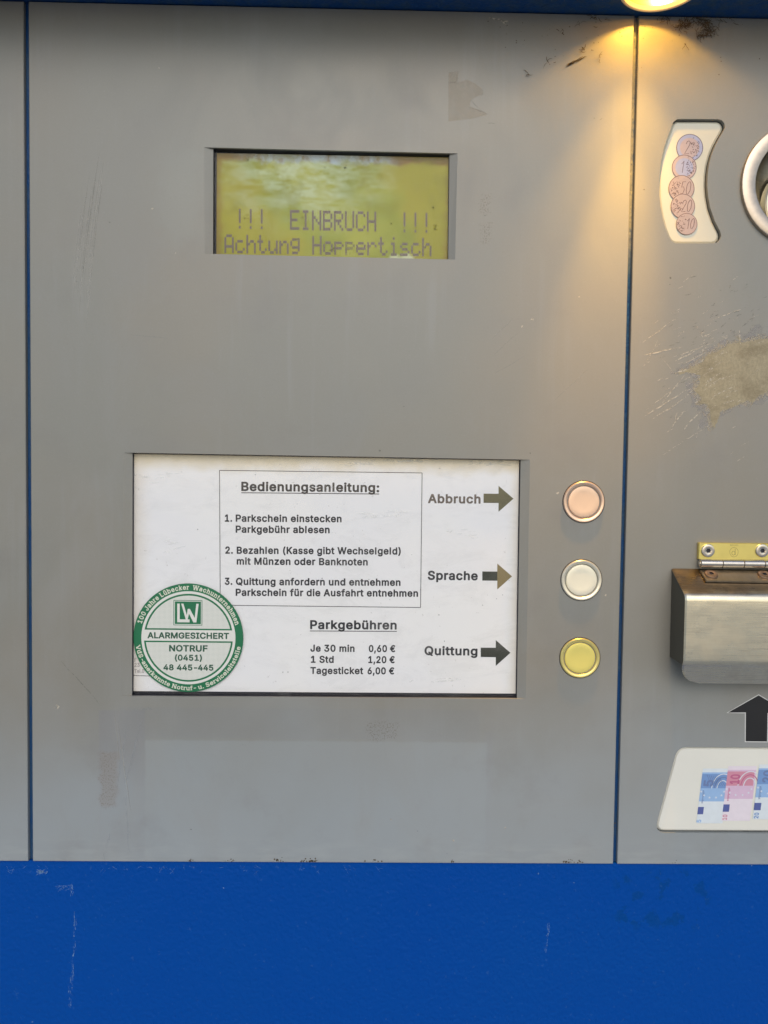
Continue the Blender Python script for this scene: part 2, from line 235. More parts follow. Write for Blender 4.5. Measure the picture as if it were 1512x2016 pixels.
"rN":[543,[482,532,491,520,493,508,493,0,486,-19,474,-28,462,-30,386,-30,366,-21,158,304,155,296,154,-8,146,-21,130,-30,58,-30,42,-24,33,-12,30,0,30,508,37,528,47,536,62,539,138,539,158,529,366,203,369,208,371,520,380,532,394,539,466,539]],
"sN":[583,[542,532,542,468,489,464,489,380,489,44,542,40,542,-24,462,-27,310,-24,309,40,328,44,154,319,151,312,151,44,202,40,202,-24,122,-27,-18,-24,-18,40,34,44,34,96,34,464,-18,468,-18,532,62,535,214,532,215,468,195,464,370,189,373,196,373,464,322,468,322,532,402,535]],
"b)":[308,[30,566,102,567,114,561,122,552,153,488,177,424,198,340,209,268,212,216,210,160,203,108,192,60,167,-16,138,-80,118,-114,110,-121,98,-124,30,-123,17,-116,9,-100,10,-88,49,0,72,68,87,132,94,192,90,268,75,352,44,452,9,536,14,555]],
"r)":[293,[30,568,102,569,114,564,122,556,152,496,178,428,200,340,211,268,214,216,212,160,205,108,194,60,169,-16,140,-80,119,-116,110,-123,98,-126,30,-125,15,-116,7,-100,10,-84,47,0,70,68,85,132,92,192,88,268,73,352,42,452,7,536,12,556]],
"r5":[473,[382,534,392,524,396,512,396,448,386,430,366,422,178,421,170,356,230,364,282,357,330,336,352,320,372,300,403,252,419,196,419,132,405,80,384,44,358,14,326,-10,294,-24,254,-35,210,-37,170,-31,134,-19,86,11,53,52,41,76,32,108,30,132,36,148,46,157,58,160,130,159,146,148,158,113,174,95,198,83,230,80,258,88,282,109,296,140,297,176,291,200,278,220,260,236,238,245,214,247,186,243,130,216,62,223,50,228,42,236,37,256,68,520,78,533,94,539,366,539]],
"b:":[223,[29,8,22,36,25,64,39,88,62,107,90,115,118,111,142,98,161,76,169,48,166,20,154,-4,130,-24,102,-32,74,-29,49,-16],[39,364,62,382,90,390,118,386,146,370,162,348,169,320,165,292,151,268,130,251,102,243,74,246,48,260,30,282,22,308,26,340]],
"bn":[445,[374,-22,358,-28,294,-28,282,-24,271,-12,268,0,266,256,259,276,246,291,230,299,210,301,186,297,166,287,152,272,145,252,142,228,142,0,138,-14,128,-24,114,-28,50,-28,38,-24,30,-16,25,0,25,380,28,392,35,400,50,407,114,407,126,403,138,389,142,389,170,402,194,409,226,412,254,410,286,403,310,393,330,379,350,358,373,316,384,260,385,0,382,-12]],
"sn":[470,[-22,408,130,409,138,384,162,397,190,406,246,409,294,398,314,388,334,372,365,332,380,280,383,240,383,44,434,40,434,-24,354,-27,218,-24,218,40,270,44,270,236,266,264,254,286,234,300,210,303,182,298,159,284,146,264,140,236,140,44,190,40,190,-24,114,-27,-26,-24,-26,40,27,44,27,340,-22,344]],
"bQ":[568,[482,-72,470,-76,390,-74,381,-68,346,-23,298,-33,254,-35,210,-29,174,-18,137,0,105,24,74,56,53,88,28,144,15,204,12,272,20,332,34,380,60,432,94,474,138,509,182,530,226,541,282,544,334,536,378,519,421,492,453,460,481,420,501,376,516,320,521,268,518,208,510,160,495,116,474,76,442,36,494,-38,495,-56],[282,427,254,427,226,422,198,409,178,392,162,372,147,344,136,308,132,276,131,240,136,200,147,164,159,140,178,117,199,100,226,87,258,81,267,84,218,152,218,168,226,180,242,187,322,186,334,177,370,134,392,180,401,232,401,276,397,308,390,336,375,368,356,392,334,409,310,421]],
"bc":[431,[266,404,314,384,336,368,354,349,372,324,384,300,390,280,387,264,370,250,298,234,282,244,262,280,242,295,222,301,202,302,170,293,154,280,142,265,127,224,125,172,135,124,147,104,162,88,178,79,198,74,226,76,254,88,268,104,283,136,302,145,378,126,389,112,390,96,376,60,358,32,334,7,302,-14,270,-28,234,-35,194,-36,154,-30,114,-14,82,7,54,36,30,74,15,116,7,160,7,212,15,260,27,296,50,335,76,364,110,388,142,402,182,411,226,411]],
"sc":[456,[270,-25,230,-33,186,-33,142,-24,110,-10,78,13,51,44,30,80,17,116,9,164,9,212,16,256,28,292,50,331,78,363,110,386,150,402,186,409,230,409,266,402,302,388,330,370,356,344,374,316,387,284,386,268,374,254,302,236,284,244,266,278,250,293,226,302,194,303,174,298,158,287,142,268,132,248,122,200,126,148,142,108,155,92,170,80,190,74,210,72,246,81,268,100,286,136,302,143,370,127,386,114,389,100,383,80,370,53,354,30,318,-2]],
"bT":[484,[258,-28,186,-27,173,-20,165,-4,165,420,162,424,30,424,14,431,4,448,4,512,10,526,22,535,418,537,433,532,443,520,445,448,440,436,431,428,418,424,286,424,285,0,277,-20]],
"rT":[469,[258,-30,186,-29,171,-20,164,-8,163,420,30,422,14,428,7,436,2,448,2,512,9,528,22,537,418,539,434,534,445,520,447,448,442,436,434,427,418,422,287,420,287,0,284,-12,278,-21]],
"b,":[223,[26,-144,13,-132,10,-116,43,84,54,95,66,99,138,99,150,96,162,84,165,68,109,-132,102,-140,90,-146,38,-147]],
"bb":[459,[42,535,118,537,130,532,138,524,142,508,142,388,170,403,206,411,250,411,290,402,322,388,350,367,374,340,396,304,410,260,417,212,417,160,408,108,395,72,371,32,344,4,310,-18,270,-32,222,-36,178,-29,142,-10,138,-10,126,-24,110,-28,46,-27,34,-21,28,-12,25,0,25,508,29,524],[226,302,190,296,166,279,149,248,141,204,144,152,157,112,182,85,198,78,214,75,248,80,274,100,292,132,300,176,296,228,282,267,258,292]],
"sb":[484,[-26,532,54,535,134,533,140,512,142,385,166,399,194,407,230,410,270,406,302,396,330,381,358,357,378,331,398,293,411,248,416,192,412,140,402,95,384,56,358,20,326,-7,290,-24,242,-34,186,-29,182,-33,-18,-32,-18,32,27,36,27,464,-26,468],[226,304,190,299,165,280,147,248,139,204,142,152,155,112,166,96,182,83,214,73,250,78,277,100,294,132,302,176,298,228,284,268,272,284,258,295]],
"sv":[449,[-58,404,18,406,107,404,110,384,194,152,262,336,230,340,230,404,306,406,391,404,397,380,391,340,382,336,271,44,302,40,302,-24,166,-27,86,-24,86,40,118,44,6,336,-58,340]],
"r8":[473,[226,546,278,540,326,521,365,492,395,452,410,408,412,380,410,352,394,308,365,268,391,244,414,208,427,172,431,136,427,100,416,68,396,36,373,12,342,-10,310,-24,270,-34,226,-37,182,-34,142,-24,106,-7,79,12,56,36,36,68,26,100,22,136,26,172,38,208,61,244,87,268,58,308,42,352,42,404,57,452,86,492,126,521,174,540],[145,132,154,108,174,90,202,81,238,79,270,86,291,100,304,120,307,144,298,171,278,191,250,203,218,205,186,198,162,181,149,160],[284,400,270,418,246,428,218,430,194,424,178,414,166,396,163,376,167,352,182,333,202,323,230,320,258,326,274,337,286,356,289,380]],
"bW":[721,[694,524,698,512,697,500,557,-8,550,-20,534,-28,454,-28,442,-25,432,-16,342,304,253,-16,242,-25,230,-28,154,-28,135,-20,128,-8,-11,500,-11,516,-5,528,14,537,82,537,94,534,106,524,194,191,279,516,290,532,306,537,382,537,394,533,404,524,490,199,494,195,579,524,587,532,598,537,642,537,678,536]],
"sW":[746,[-62,532,26,535,158,532,158,468,120,464,194,184,267,464,230,468,230,532,378,535,458,532,458,468,418,464,490,191,494,187,565,464,526,468,526,532,606,535,746,532,746,468,685,464,569,44,606,40,606,-24,530,-27,378,-24,378,40,416,44,342,312,269,44,306,40,306,-24,230,-27,78,-24,78,40,116,44,1,464,-10,467,-62,468]],
"ba":[424,[354,-22,338,-28,274,-28,262,-24,250,-13,222,-26,194,-34,166,-37,134,-35,102,-28,74,-16,50,0,28,24,8,64,2,116,12,160,34,195,62,216,102,234,150,244,242,256,248,260,244,280,235,292,218,300,198,303,171,300,150,291,137,280,121,256,106,247,94,247,26,267,14,284,13,296,18,308,42,348,74,378,102,393,138,405,178,411,218,411,258,403,286,392,314,374,335,352,356,312,365,264,365,0,362,-12],[248,148,246,150,174,140,138,130,122,116,122,92,136,80,158,74,186,74,207,80,226,92,238,106,247,128]],
"sa":[449,[354,-20,338,-26,274,-26,262,-21,250,-10,222,-24,194,-32,166,-35,134,-33,102,-26,74,-14,50,3,31,24,10,64,4,108,12,156,22,176,34,192,62,214,102,232,154,243,242,254,248,256,250,260,246,280,238,292,222,301,202,305,174,303,150,294,134,280,119,256,106,249,94,249,26,270,15,288,20,308,42,345,74,375,104,392,138,403,178,409,218,409,258,401,286,390,314,372,334,350,354,312,363,264,363,0,360,-12],[250,152,170,141,138,132,121,120,118,108,120,92,134,79,158,72,186,72,210,79,229,92,242,108,249,128]],
"r-":[473,[85,180,85,252,94,266,106,273,338,274,355,268,366,252,366,180,358,167,346,159,110,158,94,166]],
"s-":[513,[89,252,98,264,114,270,342,270,354,264,363,248,362,180,354,168,338,162,106,163,94,171,88,184]],
"b1":[488,[410,-21,390,-28,74,-28,62,-24,51,-12,48,0,48,56,51,68,58,76,74,83,183,84,184,392,98,333,78,331,66,338,59,352,58,428,61,440,68,448,186,534,198,537,278,537,292,532,302,520,305,84,394,83,410,76,418,64,419,48,419,-4]],
"r1":[473,[410,-23,390,-30,74,-30,58,-24,49,-12,46,60,58,79,74,85,178,85,182,88,182,388,178,388,101,332,90,328,78,329,66,336,57,352,56,428,59,440,66,449,186,536,198,539,282,538,295,532,304,520,306,88,310,85,394,85,412,76,421,60,421,0,418,-12]],
"s1":[513,[406,-21,390,-26,74,-26,62,-22,53,-12,50,0,50,56,53,68,61,76,74,81,182,81,186,84,186,396,182,396,94,333,74,335,66,341,61,352,62,436,70,447,110,477,114,532,274,535,299,532,302,508,302,84,306,81,394,81,410,73,417,56,417,0,414,-12]],
"bp":[459,[42,-169,30,-159,25,-144,25,380,28,392,38,403,50,407,114,407,126,403,142,388,178,406,226,412,270,408,310,394,340,376,368,348,392,312,407,272,417,216,417,164,410,116,395,72,374,36,353,12,322,-11,290,-26,250,-35,210,-35,178,-29,142,-12,142,-144,138,-157,130,-166,118,-171],[226,302,190,296,166,279,149,248,141,204,144,152,157,112,182,85,198,78,214,75,248,80,274,100,292,132,300,176,296,228,282,267,258,292]],
"rC":[530,[318,541,358,530,390,515,422,493,449,468,470,440,488,404,503,352,500,336,491,324,478,318,402,319,390,324,383,332,372,364,358,387,326,413,298,423,270,426,238,423,214,415,186,397,167,376,151,348,140,316,134,276,134,232,140,192,151,160,174,124,198,103,230,88,266,83,310,90,330,99,346,110,367,136,383,176,398,188,482,189,498,176,503,156,491,112,469,68,441,32,406,4,366,-18,318,-32,270,-37,222,-33,170,-19,122,8,82,43,50,88,30,132,15,188,10,252,15,320,31,380,55,428,82,465,122,501,162,524,210,540,266,546]],
"bs":[400,[242,405,286,387,321,356,338,330,349,304,352,288,346,273,330,263,274,250,262,250,246,260,234,283,222,297,206,303,186,305,166,302,146,293,138,284,138,272,143,264,162,255,278,223,320,196,342,170,355,140,359,104,354,68,342,42,323,16,299,-4,270,-20,230,-32,190,-36,150,-34,110,-26,66,-3,31,32,18,56,9,84,9,100,15,112,30,121,90,135,102,134,116,124,128,96,138,84,154,77,178,73,202,75,222,81,238,96,239,108,234,116,218,124,102,156,74,171,54,187,34,212,22,244,19,280,24,312,37,340,54,362,78,382,110,398,138,407,170,411,210,411]],
"ss":[425,[242,403,286,385,322,352,339,324,349,296,349,284,343,272,330,265,274,252,262,252,248,260,236,284,222,299,206,305,186,307,166,304,146,296,136,284,136,272,140,264,154,256,266,225,294,213,318,196,341,168,353,140,357,104,351,68,341,44,322,18,298,-2,270,-18,230,-30,190,-34,150,-32,110,-24,66,-1,34,32,19,60,11,88,11,100,17,112,30,119,90,133,102,132,114,124,126,96,135,84,154,75,178,71,206,73,224,80,238,92,241,108,234,119,218,126,134,147,102,158,76,172,55,188,36,212,24,244,21,280,26,312,39,340,55,360,78,379,110,396,138,405,170,409,210,409]],
"bP":[480,[46,-24,35,-12,32,0,32,508,36,524,46,533,58,537,246,537,294,531,338,516,370,496,398,468,414,444,428,408,436,368,436,328,429,288,415,252,398,227,374,202,346,183,318,170,262,159,154,157,153,0,148,-16,138,-25,126,-28,58,-28],[154,271,250,271,274,276,294,288,310,312,316,344,312,380,298,403,282,415,258,422,154,424]],
"bS":[482,[258,542,298,534,330,522,362,503,388,480,406,456,421,424,428,388,425,364,418,356,406,350,330,351,314,362,303,396,289,412,258,427,222,431,186,425,158,409,144,384,146,360,162,344,178,335,322,290,382,255,410,226,427,196,435,156,434,112,424,76,406,43,386,20,354,-4,314,-23,274,-33,226,-37,178,-34,138,-25,106,-12,75,8,54,28,34,56,19,88,10,136,14,152,22,160,34,165,114,163,128,152,138,116,154,97,186,82,222,77,266,83,298,100,316,124,318,140,316,152,306,165,286,179,138,225,102,243,74,262,50,288,34,316,26,348,25,392,32,424,47,456,70,485,98,508,134,527,174,539,214,544]],
"rS":[467,[258,544,294,538,330,525,362,506,390,480,411,452,424,420,431,380,426,361,418,353,406,348,326,350,310,364,303,392,290,409,262,423,226,429,190,424,162,410,147,388,147,364,158,350,178,337,322,292,358,274,386,255,414,224,430,192,437,156,436,112,425,72,406,40,385,16,354,-7,317,-24,274,-35,226,-39,178,-36,138,-27,106,-14,74,6,51,28,29,60,15,96,8,136,14,155,22,162,34,167,114,165,130,152,140,116,154,100,186,84,222,79,266,85,295,100,313,124,316,140,314,152,305,164,286,176,138,223,103,240,74,260,50,284,32,316,24,348,23,392,31,428,46,458,70,488,98,510,134,529,174,541,214,546]],
"sS":[507,[258,540,298,532,330,520,358,504,386,479,404,456,419,424,426,388,427,376,423,364,406,352,330,353,315,364,305,396,290,414,258,429,222,433,186,427,158,412,143,388,144,360,158,345,174,334,322,288,354,272,382,253,410,222,426,192,433,156,432,112,422,76,402,41,378,15,350,-4,314,-21,274,-31,226,-35,178,-32,138,-23,106,-9,78,8,54,31,34,60,19,96,12,136,17,152,34,163,114,161,126,151,136,116,152,96,182,81,222,75,266,81,298,97,318,124,318,152,306,168,286,181,142,226,106,243,75,264,52,288,35,320,27,352,27,392,36,428,52,460,74,486,102,508,138,526,174,537,214,542]],
"rH":[537,[476,532,485,520,487,508,487,0,479,-20,462,-30,390,-30,378,-27,366,-15,362,0,362,200,158,202,155,196,155,0,152,-12,143,-24,130,-30,58,-30,42,-24,33,-12,30,0,30,508,37,528,46,536,58,539,126,539,142,534,151,524,155,508,156,320,358,319,362,320,362,508,366,524,378,536,390,539,458,539]],
"bt":[262,[223,-24,194,-31,158,-32,129,-28,106,-21,82,-7,66,8,54,24,44,48,37,92,37,296,34,299,-2,300,-18,312,-22,324,-22,380,-18,393,-6,404,36,408,37,476,46,492,58,498,126,499,142,494,154,476,154,408,210,406,222,400,231,388,232,324,226,310,210,300,158,299,154,296,155,84,158,80,166,78,210,81,226,68,241,0,234,-16]],
"st":[287,[222,-22,194,-29,158,-30,130,-26,106,-19,86,-7,68,8,54,28,44,52,39,92,39,300,2,301,-15,312,-20,324,-20,380,-16,392,-6,402,38,406,39,476,46,489,58,496,126,497,141,492,152,476,154,405,210,404,222,398,228,388,230,328,225,312,210,302,154,301,152,296,153,84,158,78,166,76,206,80,216,76,224,68,239,0,234,-13]],
"bu":[445,[35,400,50,407,118,407,130,402,139,392,142,380,144,124,150,104,162,90,178,81,198,78,222,81,242,91,255,104,265,128,268,152,268,380,271,392,282,403,294,407,362,407,379,396,385,380,385,0,382,-12,374,-22,358,-28,294,-28,282,-23,270,-8,246,-21,218,-29,190,-33,158,-32,130,-26,106,-16,82,-1,62,18,36,64,26,120,25,380,28,392]],
"su":[470,[430,-28,222,-30,218,-27,162,-30,118,-19,94,-7,74,8,45,48,36,72,30,100,27,336,-22,340,-22,404,54,406,135,404,140,380,142,120,150,100,162,87,178,79,202,76,230,82,251,96,265,120,270,148,270,336,218,340,218,404,378,405,383,380,383,40,430,36]],
"bm":[645,[580,-16,562,-28,494,-28,482,-24,471,-12,468,0,467,268,462,283,454,292,438,300,418,302,398,300,382,292,370,277,364,260,363,0,360,-12,350,-24,338,-28,270,-28,254,-20,246,0,245,268,239,284,230,294,216,300,198,302,178,298,162,289,149,272,144,256,142,0,139,-12,130,-23,118,-28,50,-28,38,-24,28,-12,25,0,25,380,31,396,38,403,50,407,114,407,130,400,138,389,162,402,186,410,210,414,238,413,282,399,322,368,346,388,374,402,406,411,442,414,490,405,529,384,550,364,566,340,577,312,583,284,585,0]],
"sm":[670,[634,-24,554,-27,198,-24,198,40,248,44,247,272,242,284,230,296,214,303,198,304,178,300,157,288,145,268,140,240,140,44,190,40,190,-24,114,-27,-26,-24,-26,40,27,44,27,340,-22,344,-22,408,130,409,138,386,162,400,186,408,210,412,238,411,282,397,300,384,318,365,322,365,342,382,366,397,414,411,442,412,470,409,494,402,518,390,538,374,554,356,568,332,576,308,583,264,583,44,634,40],[362,43,426,40,470,44,469,264,461,288,438,302,414,304,390,299,374,287,364,268,361,248]],
"r4":[473,[354,-28,282,-30,262,-22,252,-4,250,75,38,75,19,84,10,100,10,160,13,172,221,524,230,534,242,539,322,537,337,524,341,504,161,196,166,193,182,193,246,193,252,196,252,320,255,332,266,343,282,348,346,348,358,344,366,337,373,320,373,196,378,193,422,192,438,180,443,164,443,104,438,88,426,78,374,74,373,-4,366,-19]],
"br":[294,[46,-27,30,-16,25,0,25,380,28,392,38,403,50,407,118,406,130,400,138,391,163,404,190,411,218,413,254,410,266,400,271,388,271,320,266,306,258,298,246,294,206,298,178,293,155,276,144,256,142,236,142,0,139,-12,130,-23,118,-28]],
"sr":[319,[-26,-24,-26,40,27,44,27,340,-22,344,-22,408,130,409,134,393,138,389,166,403,194,410,246,410,258,405,266,396,269,384,269,320,265,308,257,300,246,296,202,300,174,293,150,273,141,248,140,44,190,40,190,-24,114,-27]],
"rR":[469,[46,536,58,539,238,539,294,534,328,524,358,509,386,488,406,465,425,428,436,392,439,352,436,312,425,276,410,246,393,224,357,196,357,192,455,12,457,-8,446,-24,430,-30,354,-30,334,-23,230,166,226,168,158,168,155,164,155,0,152,-12,146,-21,126,-30,58,-30,46,-27,35,-16,30,0,30,508,34,524],[155,420,155,288,158,285,262,287,286,295,306,312,314,336,314,368,307,392,292,408,274,417,250,421]],
"bB":[491,[44,532,62,537,250,537,294,532,326,523,358,506,384,484,405,456,423,408,426,380,424,348,410,304,396,284,379,268,410,241,433,204,444,168,446,124,438,84,424,52,402,24,374,2,326,-18,270,-27,58,-28,46,-24,37,-16,32,0,32,508,34,520],[154,202,154,86,274,87,306,97,322,114,327,136,323,160,310,180,290,195,254,203],[154,314,246,313,281,324,296,336,306,356,307,380,302,397,286,414,262,422,154,424]],
"b€":[499,[414,1,362,-23,314,-34,258,-33,206,-20,160,4,117,44,85,92,62,150,10,152,-2,158,-10,168,-11,188,13,248,-8,264,-12,284,10,344,26,356,62,358,85,416,116,464,154,500,198,526,234,538,262,543,298,544,334,539,366,530,402,514,434,491,450,472,451,460,447,448,423,396,410,384,398,381,386,384,350,410,322,423,298,428,274,427,250,421,226,408,206,388,189,360,194,357,366,357,378,353,388,344,392,332,391,320,365,264,342,248,348,236,348,220,318,159,302,151,194,151,190,148,204,124,222,104,246,90,274,82,318,85,350,98,386,122,398,124,410,120,421,108,450,44,443,24]],
"b3":[488,[54,532,70,537,374,537,388,532,398,520,400,460,397,448,282,316,338,292,377,260,395,236,408,212,420,164,417,108,399,60,368,20,322,-13,282,-27,242,-34,198,-34,158,-28,114,-12,82,7,54,33,33,64,22,93,16,132,22,149,38,159,110,160,122,157,134,145,142,116,154,98,174,86,206,79,242,80,274,92,294,112,301,140,300,160,293,180,282,195,264,208,226,219,150,221,134,232,129,248,129,300,132,312,226,420,222,424,70,424,54,429,46,438,42,448,42,508,44,520]],
"r3":[473,[54,534,70,539,374,539,386,536,398,524,402,508,402,460,399,448,285,316,338,294,378,262,408,216,422,164,420,112,412,84,401,60,370,19,347,0,322,-15,282,-29,238,-36,194,-36,150,-28,110,-12,78,7,48,36,31,64,18,100,14,132,19,148,34,160,110,162,122,159,134,148,144,116,155,100,174,88,206,81,242,82,274,94,291,112,299,140,298,160,291,180,278,196,262,207,222,217,150,219,132,232,127,248,127,300,130,312,223,420,70,422,54,427,45,436,40,452,40,512,44,524]]}
_gc = {}
def glyph(k):
    if k not in _gc:
        g = FONT[k]; loops = [[Vector((l[2 * i] / 1000, l[2 * i + 1] / 1000, 0)) for i in range(len(l) // 2)] for l in g[1:]]
        def area(l): return sum(l[i].x * l[(i + 1) % len(l)].y - l[(i + 1) % len(l)].x * l[i].y for i in range(len(l))) / 2
        big = max(loops, key=lambda l: abs(area(l))); sg = area(big)
        outer = [l for l in loops if area(l) * sg > 0]; holes = [l for l in loops if area(l) * sg < 0]
        vs = []; fs = []
        for o in outer:
            x0, x1 = min(v.x for v in o), max(v.x for v in o); y0, y1 = min(v.y for v in o), max(v.y for v in o)
            ls = [o] + [h for h in holes if x0 < h[0].x < x1 and y0 < h[0].y < y1]
            b = len(vs); vs += [v for l in ls for v in l]
            fs += [tuple(b + i for i in t) for t in tessellate_polygon(ls)]
        _gc[k] = (g[0] / 1000, vs, fs, min(v.x for v in vs), max(v.x for v in vs))
    return _gc[k]
def layout(txt, k, space=.22, track=0.0):
    x = 0; out = []
    for ch in txt:
        if ch == ' ': x += space; continue
        g = glyph(k + ch)
        adv = g[0] if ch != '-' else g[4] + .05
        out.append((x, g)); x += adv + track
    a = out[0][0] + out[0][1][3]; b = out[-1][0] + out[-1][1][4]
    return out, a, b
CAPH = {'b': (.028, .565), 'r': (.030, .569), 's': (.026, .561)}
def text(mb, txt, k, x0, x1, yb0, yb1, cap, y, mi=0):
    """letters along a measured baseline on the plane at depth y"""
    out, a, b = layout(txt, k); p0, p1 = P(x0, yb0, y), P(x1, yb1, y)
    ex = (p1 - p0) / (b - a); up = Vector((-(p1 - p0).z, 0, (p1 - p0).x)).normalized()
    drop, ch = CAPH[k]; sy = cap * U * (D + y) / D / ch
    for x, g in out:
        vs = [p0 + ex * (x + v.x - a) + up * sy * (v.y + drop) for v in g[1]]
        addtri(mb, vs, g[2], mi)
def addtri(mb, vs, fs, mi):
    o = []
    for a, b, c in fs:
        n = (vs[b] - vs[a]).cross(vs[c] - vs[a]); o.append((a, b, c) if n.y < 0 else (a, c, b))
    mb.add(vs, o, mi)
def arctext(mb, txt, c, r, a0, a1, cap, y, outward, space=.22, mi=0):
    out, a, b = layout(txt, 's', space); drop, ch = CAPH['s']; sy = cap / ch
    for x, g in out:
        xm = (g[3] + g[4]) / 2; ang = a0 + (a1 - a0) * ((x + xm - a) / (b - a))
        sx = abs(a1 - a0) * r / (b - a) * 1.0
        rad = Vector((math.cos(ang), 0, math.sin(ang))); tang = Vector((math.sin(ang), 0, -math.cos(ang)))
        if not outward: rad2, tang = -rad, -tang
        else: rad2 = rad
        vs = [Vector((c.x, y, c.z)) + rad * r + tang * sx * (v.x - xm) + rad2 * sy * (v.y + drop) for v in g[1]]
        addtri(mb, vs, g[2], mi)
def stroke(mb, pts, w, y, taper=True, mi=0):
    """thin ribbon on the plane at depth y through photo points, w in pixels"""
    q = [P(a, b, y) for a, b in pts]; n = len(q); A = []; B = []
    for i in range(n):
        t = (q[min(n - 1, i + 1)] - q[max(0, i - 1)]); t = Vector((t.x, 0, t.z))
        if t.length < 1e-9: return
        t.normalize(); nn = Vector((-t.z, 0, t.x)); k = w * U / 2 * ((math.sin(math.pi * min(1, max(0, (i + .15) / (n - .7)))) ** .6) if taper else 1)
        A.append(q[i] + nn * k); B.append(q[i] - nn * k)
    mb.strip(A, B, False, mi)
def blob(mb, px, py, r, y, rnd, n=8, sx=1.0, sy=1.0, mi=0):
    c = P(px, py, y); vs = [Vector((c.x + r * U * sx * rnd.uniform(.55, 1.25) * math.cos(6.283 * i / n), y, c.z + r * U * sy * rnd.uniform(.55, 1.25) * math.sin(6.283 * i / n))) for i in range(n)]
    mb.add([c] + vs, [(0, 1 + (i + 1) % n, 1 + i) for i in range(n)], mi)
def wob(x0, y0, x1, y1, n, amp, rnd):
    dx, dy = x1 - x0, y1 - y0; L = math.hypot(dx, dy); o = []; k = 0
    for i in range(n + 1):
        k = k * .6 + rnd.uniform(-1, 1) * amp; t = i / n
        o.append((x0 + dx * t - dy / L * k, y0 + dy * t + dx / L * k))
    return o

# ------------------------------------------------------------------ materials
def grey_paint():
    t = NT('grey_paint'); X, Y, Z = t.xyz()
    big = t.noise(5.5, 2, off=3.1); mid = t.noise(22, 4, off=1.7); fine = t.noise(420, 2)
    base = t.mix(t.step(big, .35, .65), (.252, .238, .200), (.236, .236, .208))
    base = t.mix(t.mul(t.step(mid, .4, .8), .25), base, (.265, .262, .245))
    wp = t.math('MULTIPLY', t.math('SUBTRACT', t.noise(90, 4), .5), .006)
    def tint(m, k, c):
        nonlocal base
        base = t.mix(t.mul(m, k), base, c)
    tint(t.box(195, 1398, 285, 1694, .001), .5, (.215, .212, .22))
    tint(t.box(286, 1457, 955, 1692, .0012, t.mul(wp, .5)), .35, (.34, .38, .395))  # wiped area, with cool low light painted into its tint
    tint(t.box(235, 1392, 944, 1457, .0015), .4, (.215, .218, .21))
    tint(t.box(955, 1440, 966, 1690, .002), .2, (.22, .22, .235))
    tint(t.box(312, 288, 398, 480, .012, t.mul(wp, 4)), .4, (.265, .275, .245))
    streak = t.noise(34, 5, .6, (1, 1, 4.5))
    drip = t.step(t.noise(95, 4, .6, (1, 1, .05), off=40), .5, .72)
    tint(t.mul(drip, t.step(t.noise(9, 3, off=33), .42, .6)), .22, (.30, .305, .295))
    tint(t.step(t.noise(650, 2, .5), .55, .8), .35, (.285, .28, .262)); tint(t.step(t.noise(520, 2, .5, off=9), .58, .8), .30, (.195, .19, .175))
    low_light = t.mul(t.math('SUBTRACT', 1., t.step(t.add(Z, t.mul(t.noise(7, 4, .6, off=9), .16)), P(0, 1560).z + .03, P(0, 1250).z + .08)), t.step(t.noise(16, 5, .65, (1, 1, .6), off=2), .02, .40))
    tint(low_light, .8, (.315, .352, .372))  # brighter, bluish light low on the panels painted into the base colour
    clouds = t.step(t.noise(11, 6, .68, (1, 1, .55), dist=.8, off=12), .48, .72); tint(clouds, .30, (.285, .285, .265))
    tint(t.step(t.noise(16, 5, .62, off=20), .52, .72), .22, (.20, .19, .18))
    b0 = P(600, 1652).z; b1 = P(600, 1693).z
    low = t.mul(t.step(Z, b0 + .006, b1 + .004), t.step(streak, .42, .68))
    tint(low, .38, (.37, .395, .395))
    # dried residue: brown crackle by the tape marks
    cr_ = t.step(t.noise(900, 3), .52, .6)
    for b_, k in (((945, 385, 966, 420), .6), ((945, 440, 968, 478), .6), ((196, 1478, 226, 1590), .5), ((722, 1422, 782, 1456), .5)):
        tint(t.mul(t.box(*b_, .002, t.mul(wp, 2.0)), cr_), k, (.13, .105, .08))
    tint(t.mul(t.box(196, 1478, 230, 1588, .002, t.mul(wp, 2.2))), .35, (.26, .225, .19))
    # fine dust specks
    sp = t.math('SUBTRACT', 1., t.step(t.voro(95), .015, .03))
    tint(t.mul(sp, t.step(t.noise(14, 2, off=5), .5, .56)), .6, (.37, .36, .33))
    t.set(col=base, rough=t.add(t.add(t.mul(mid, .14), t.mul(clouds, .10)), .33), spec=.5, metal=.08)
    h = t.add(t.mul(fine, .5), t.mul(t.noise(8, 2), 14.0)); t.bump(h, .00006, .7)
    return t.m
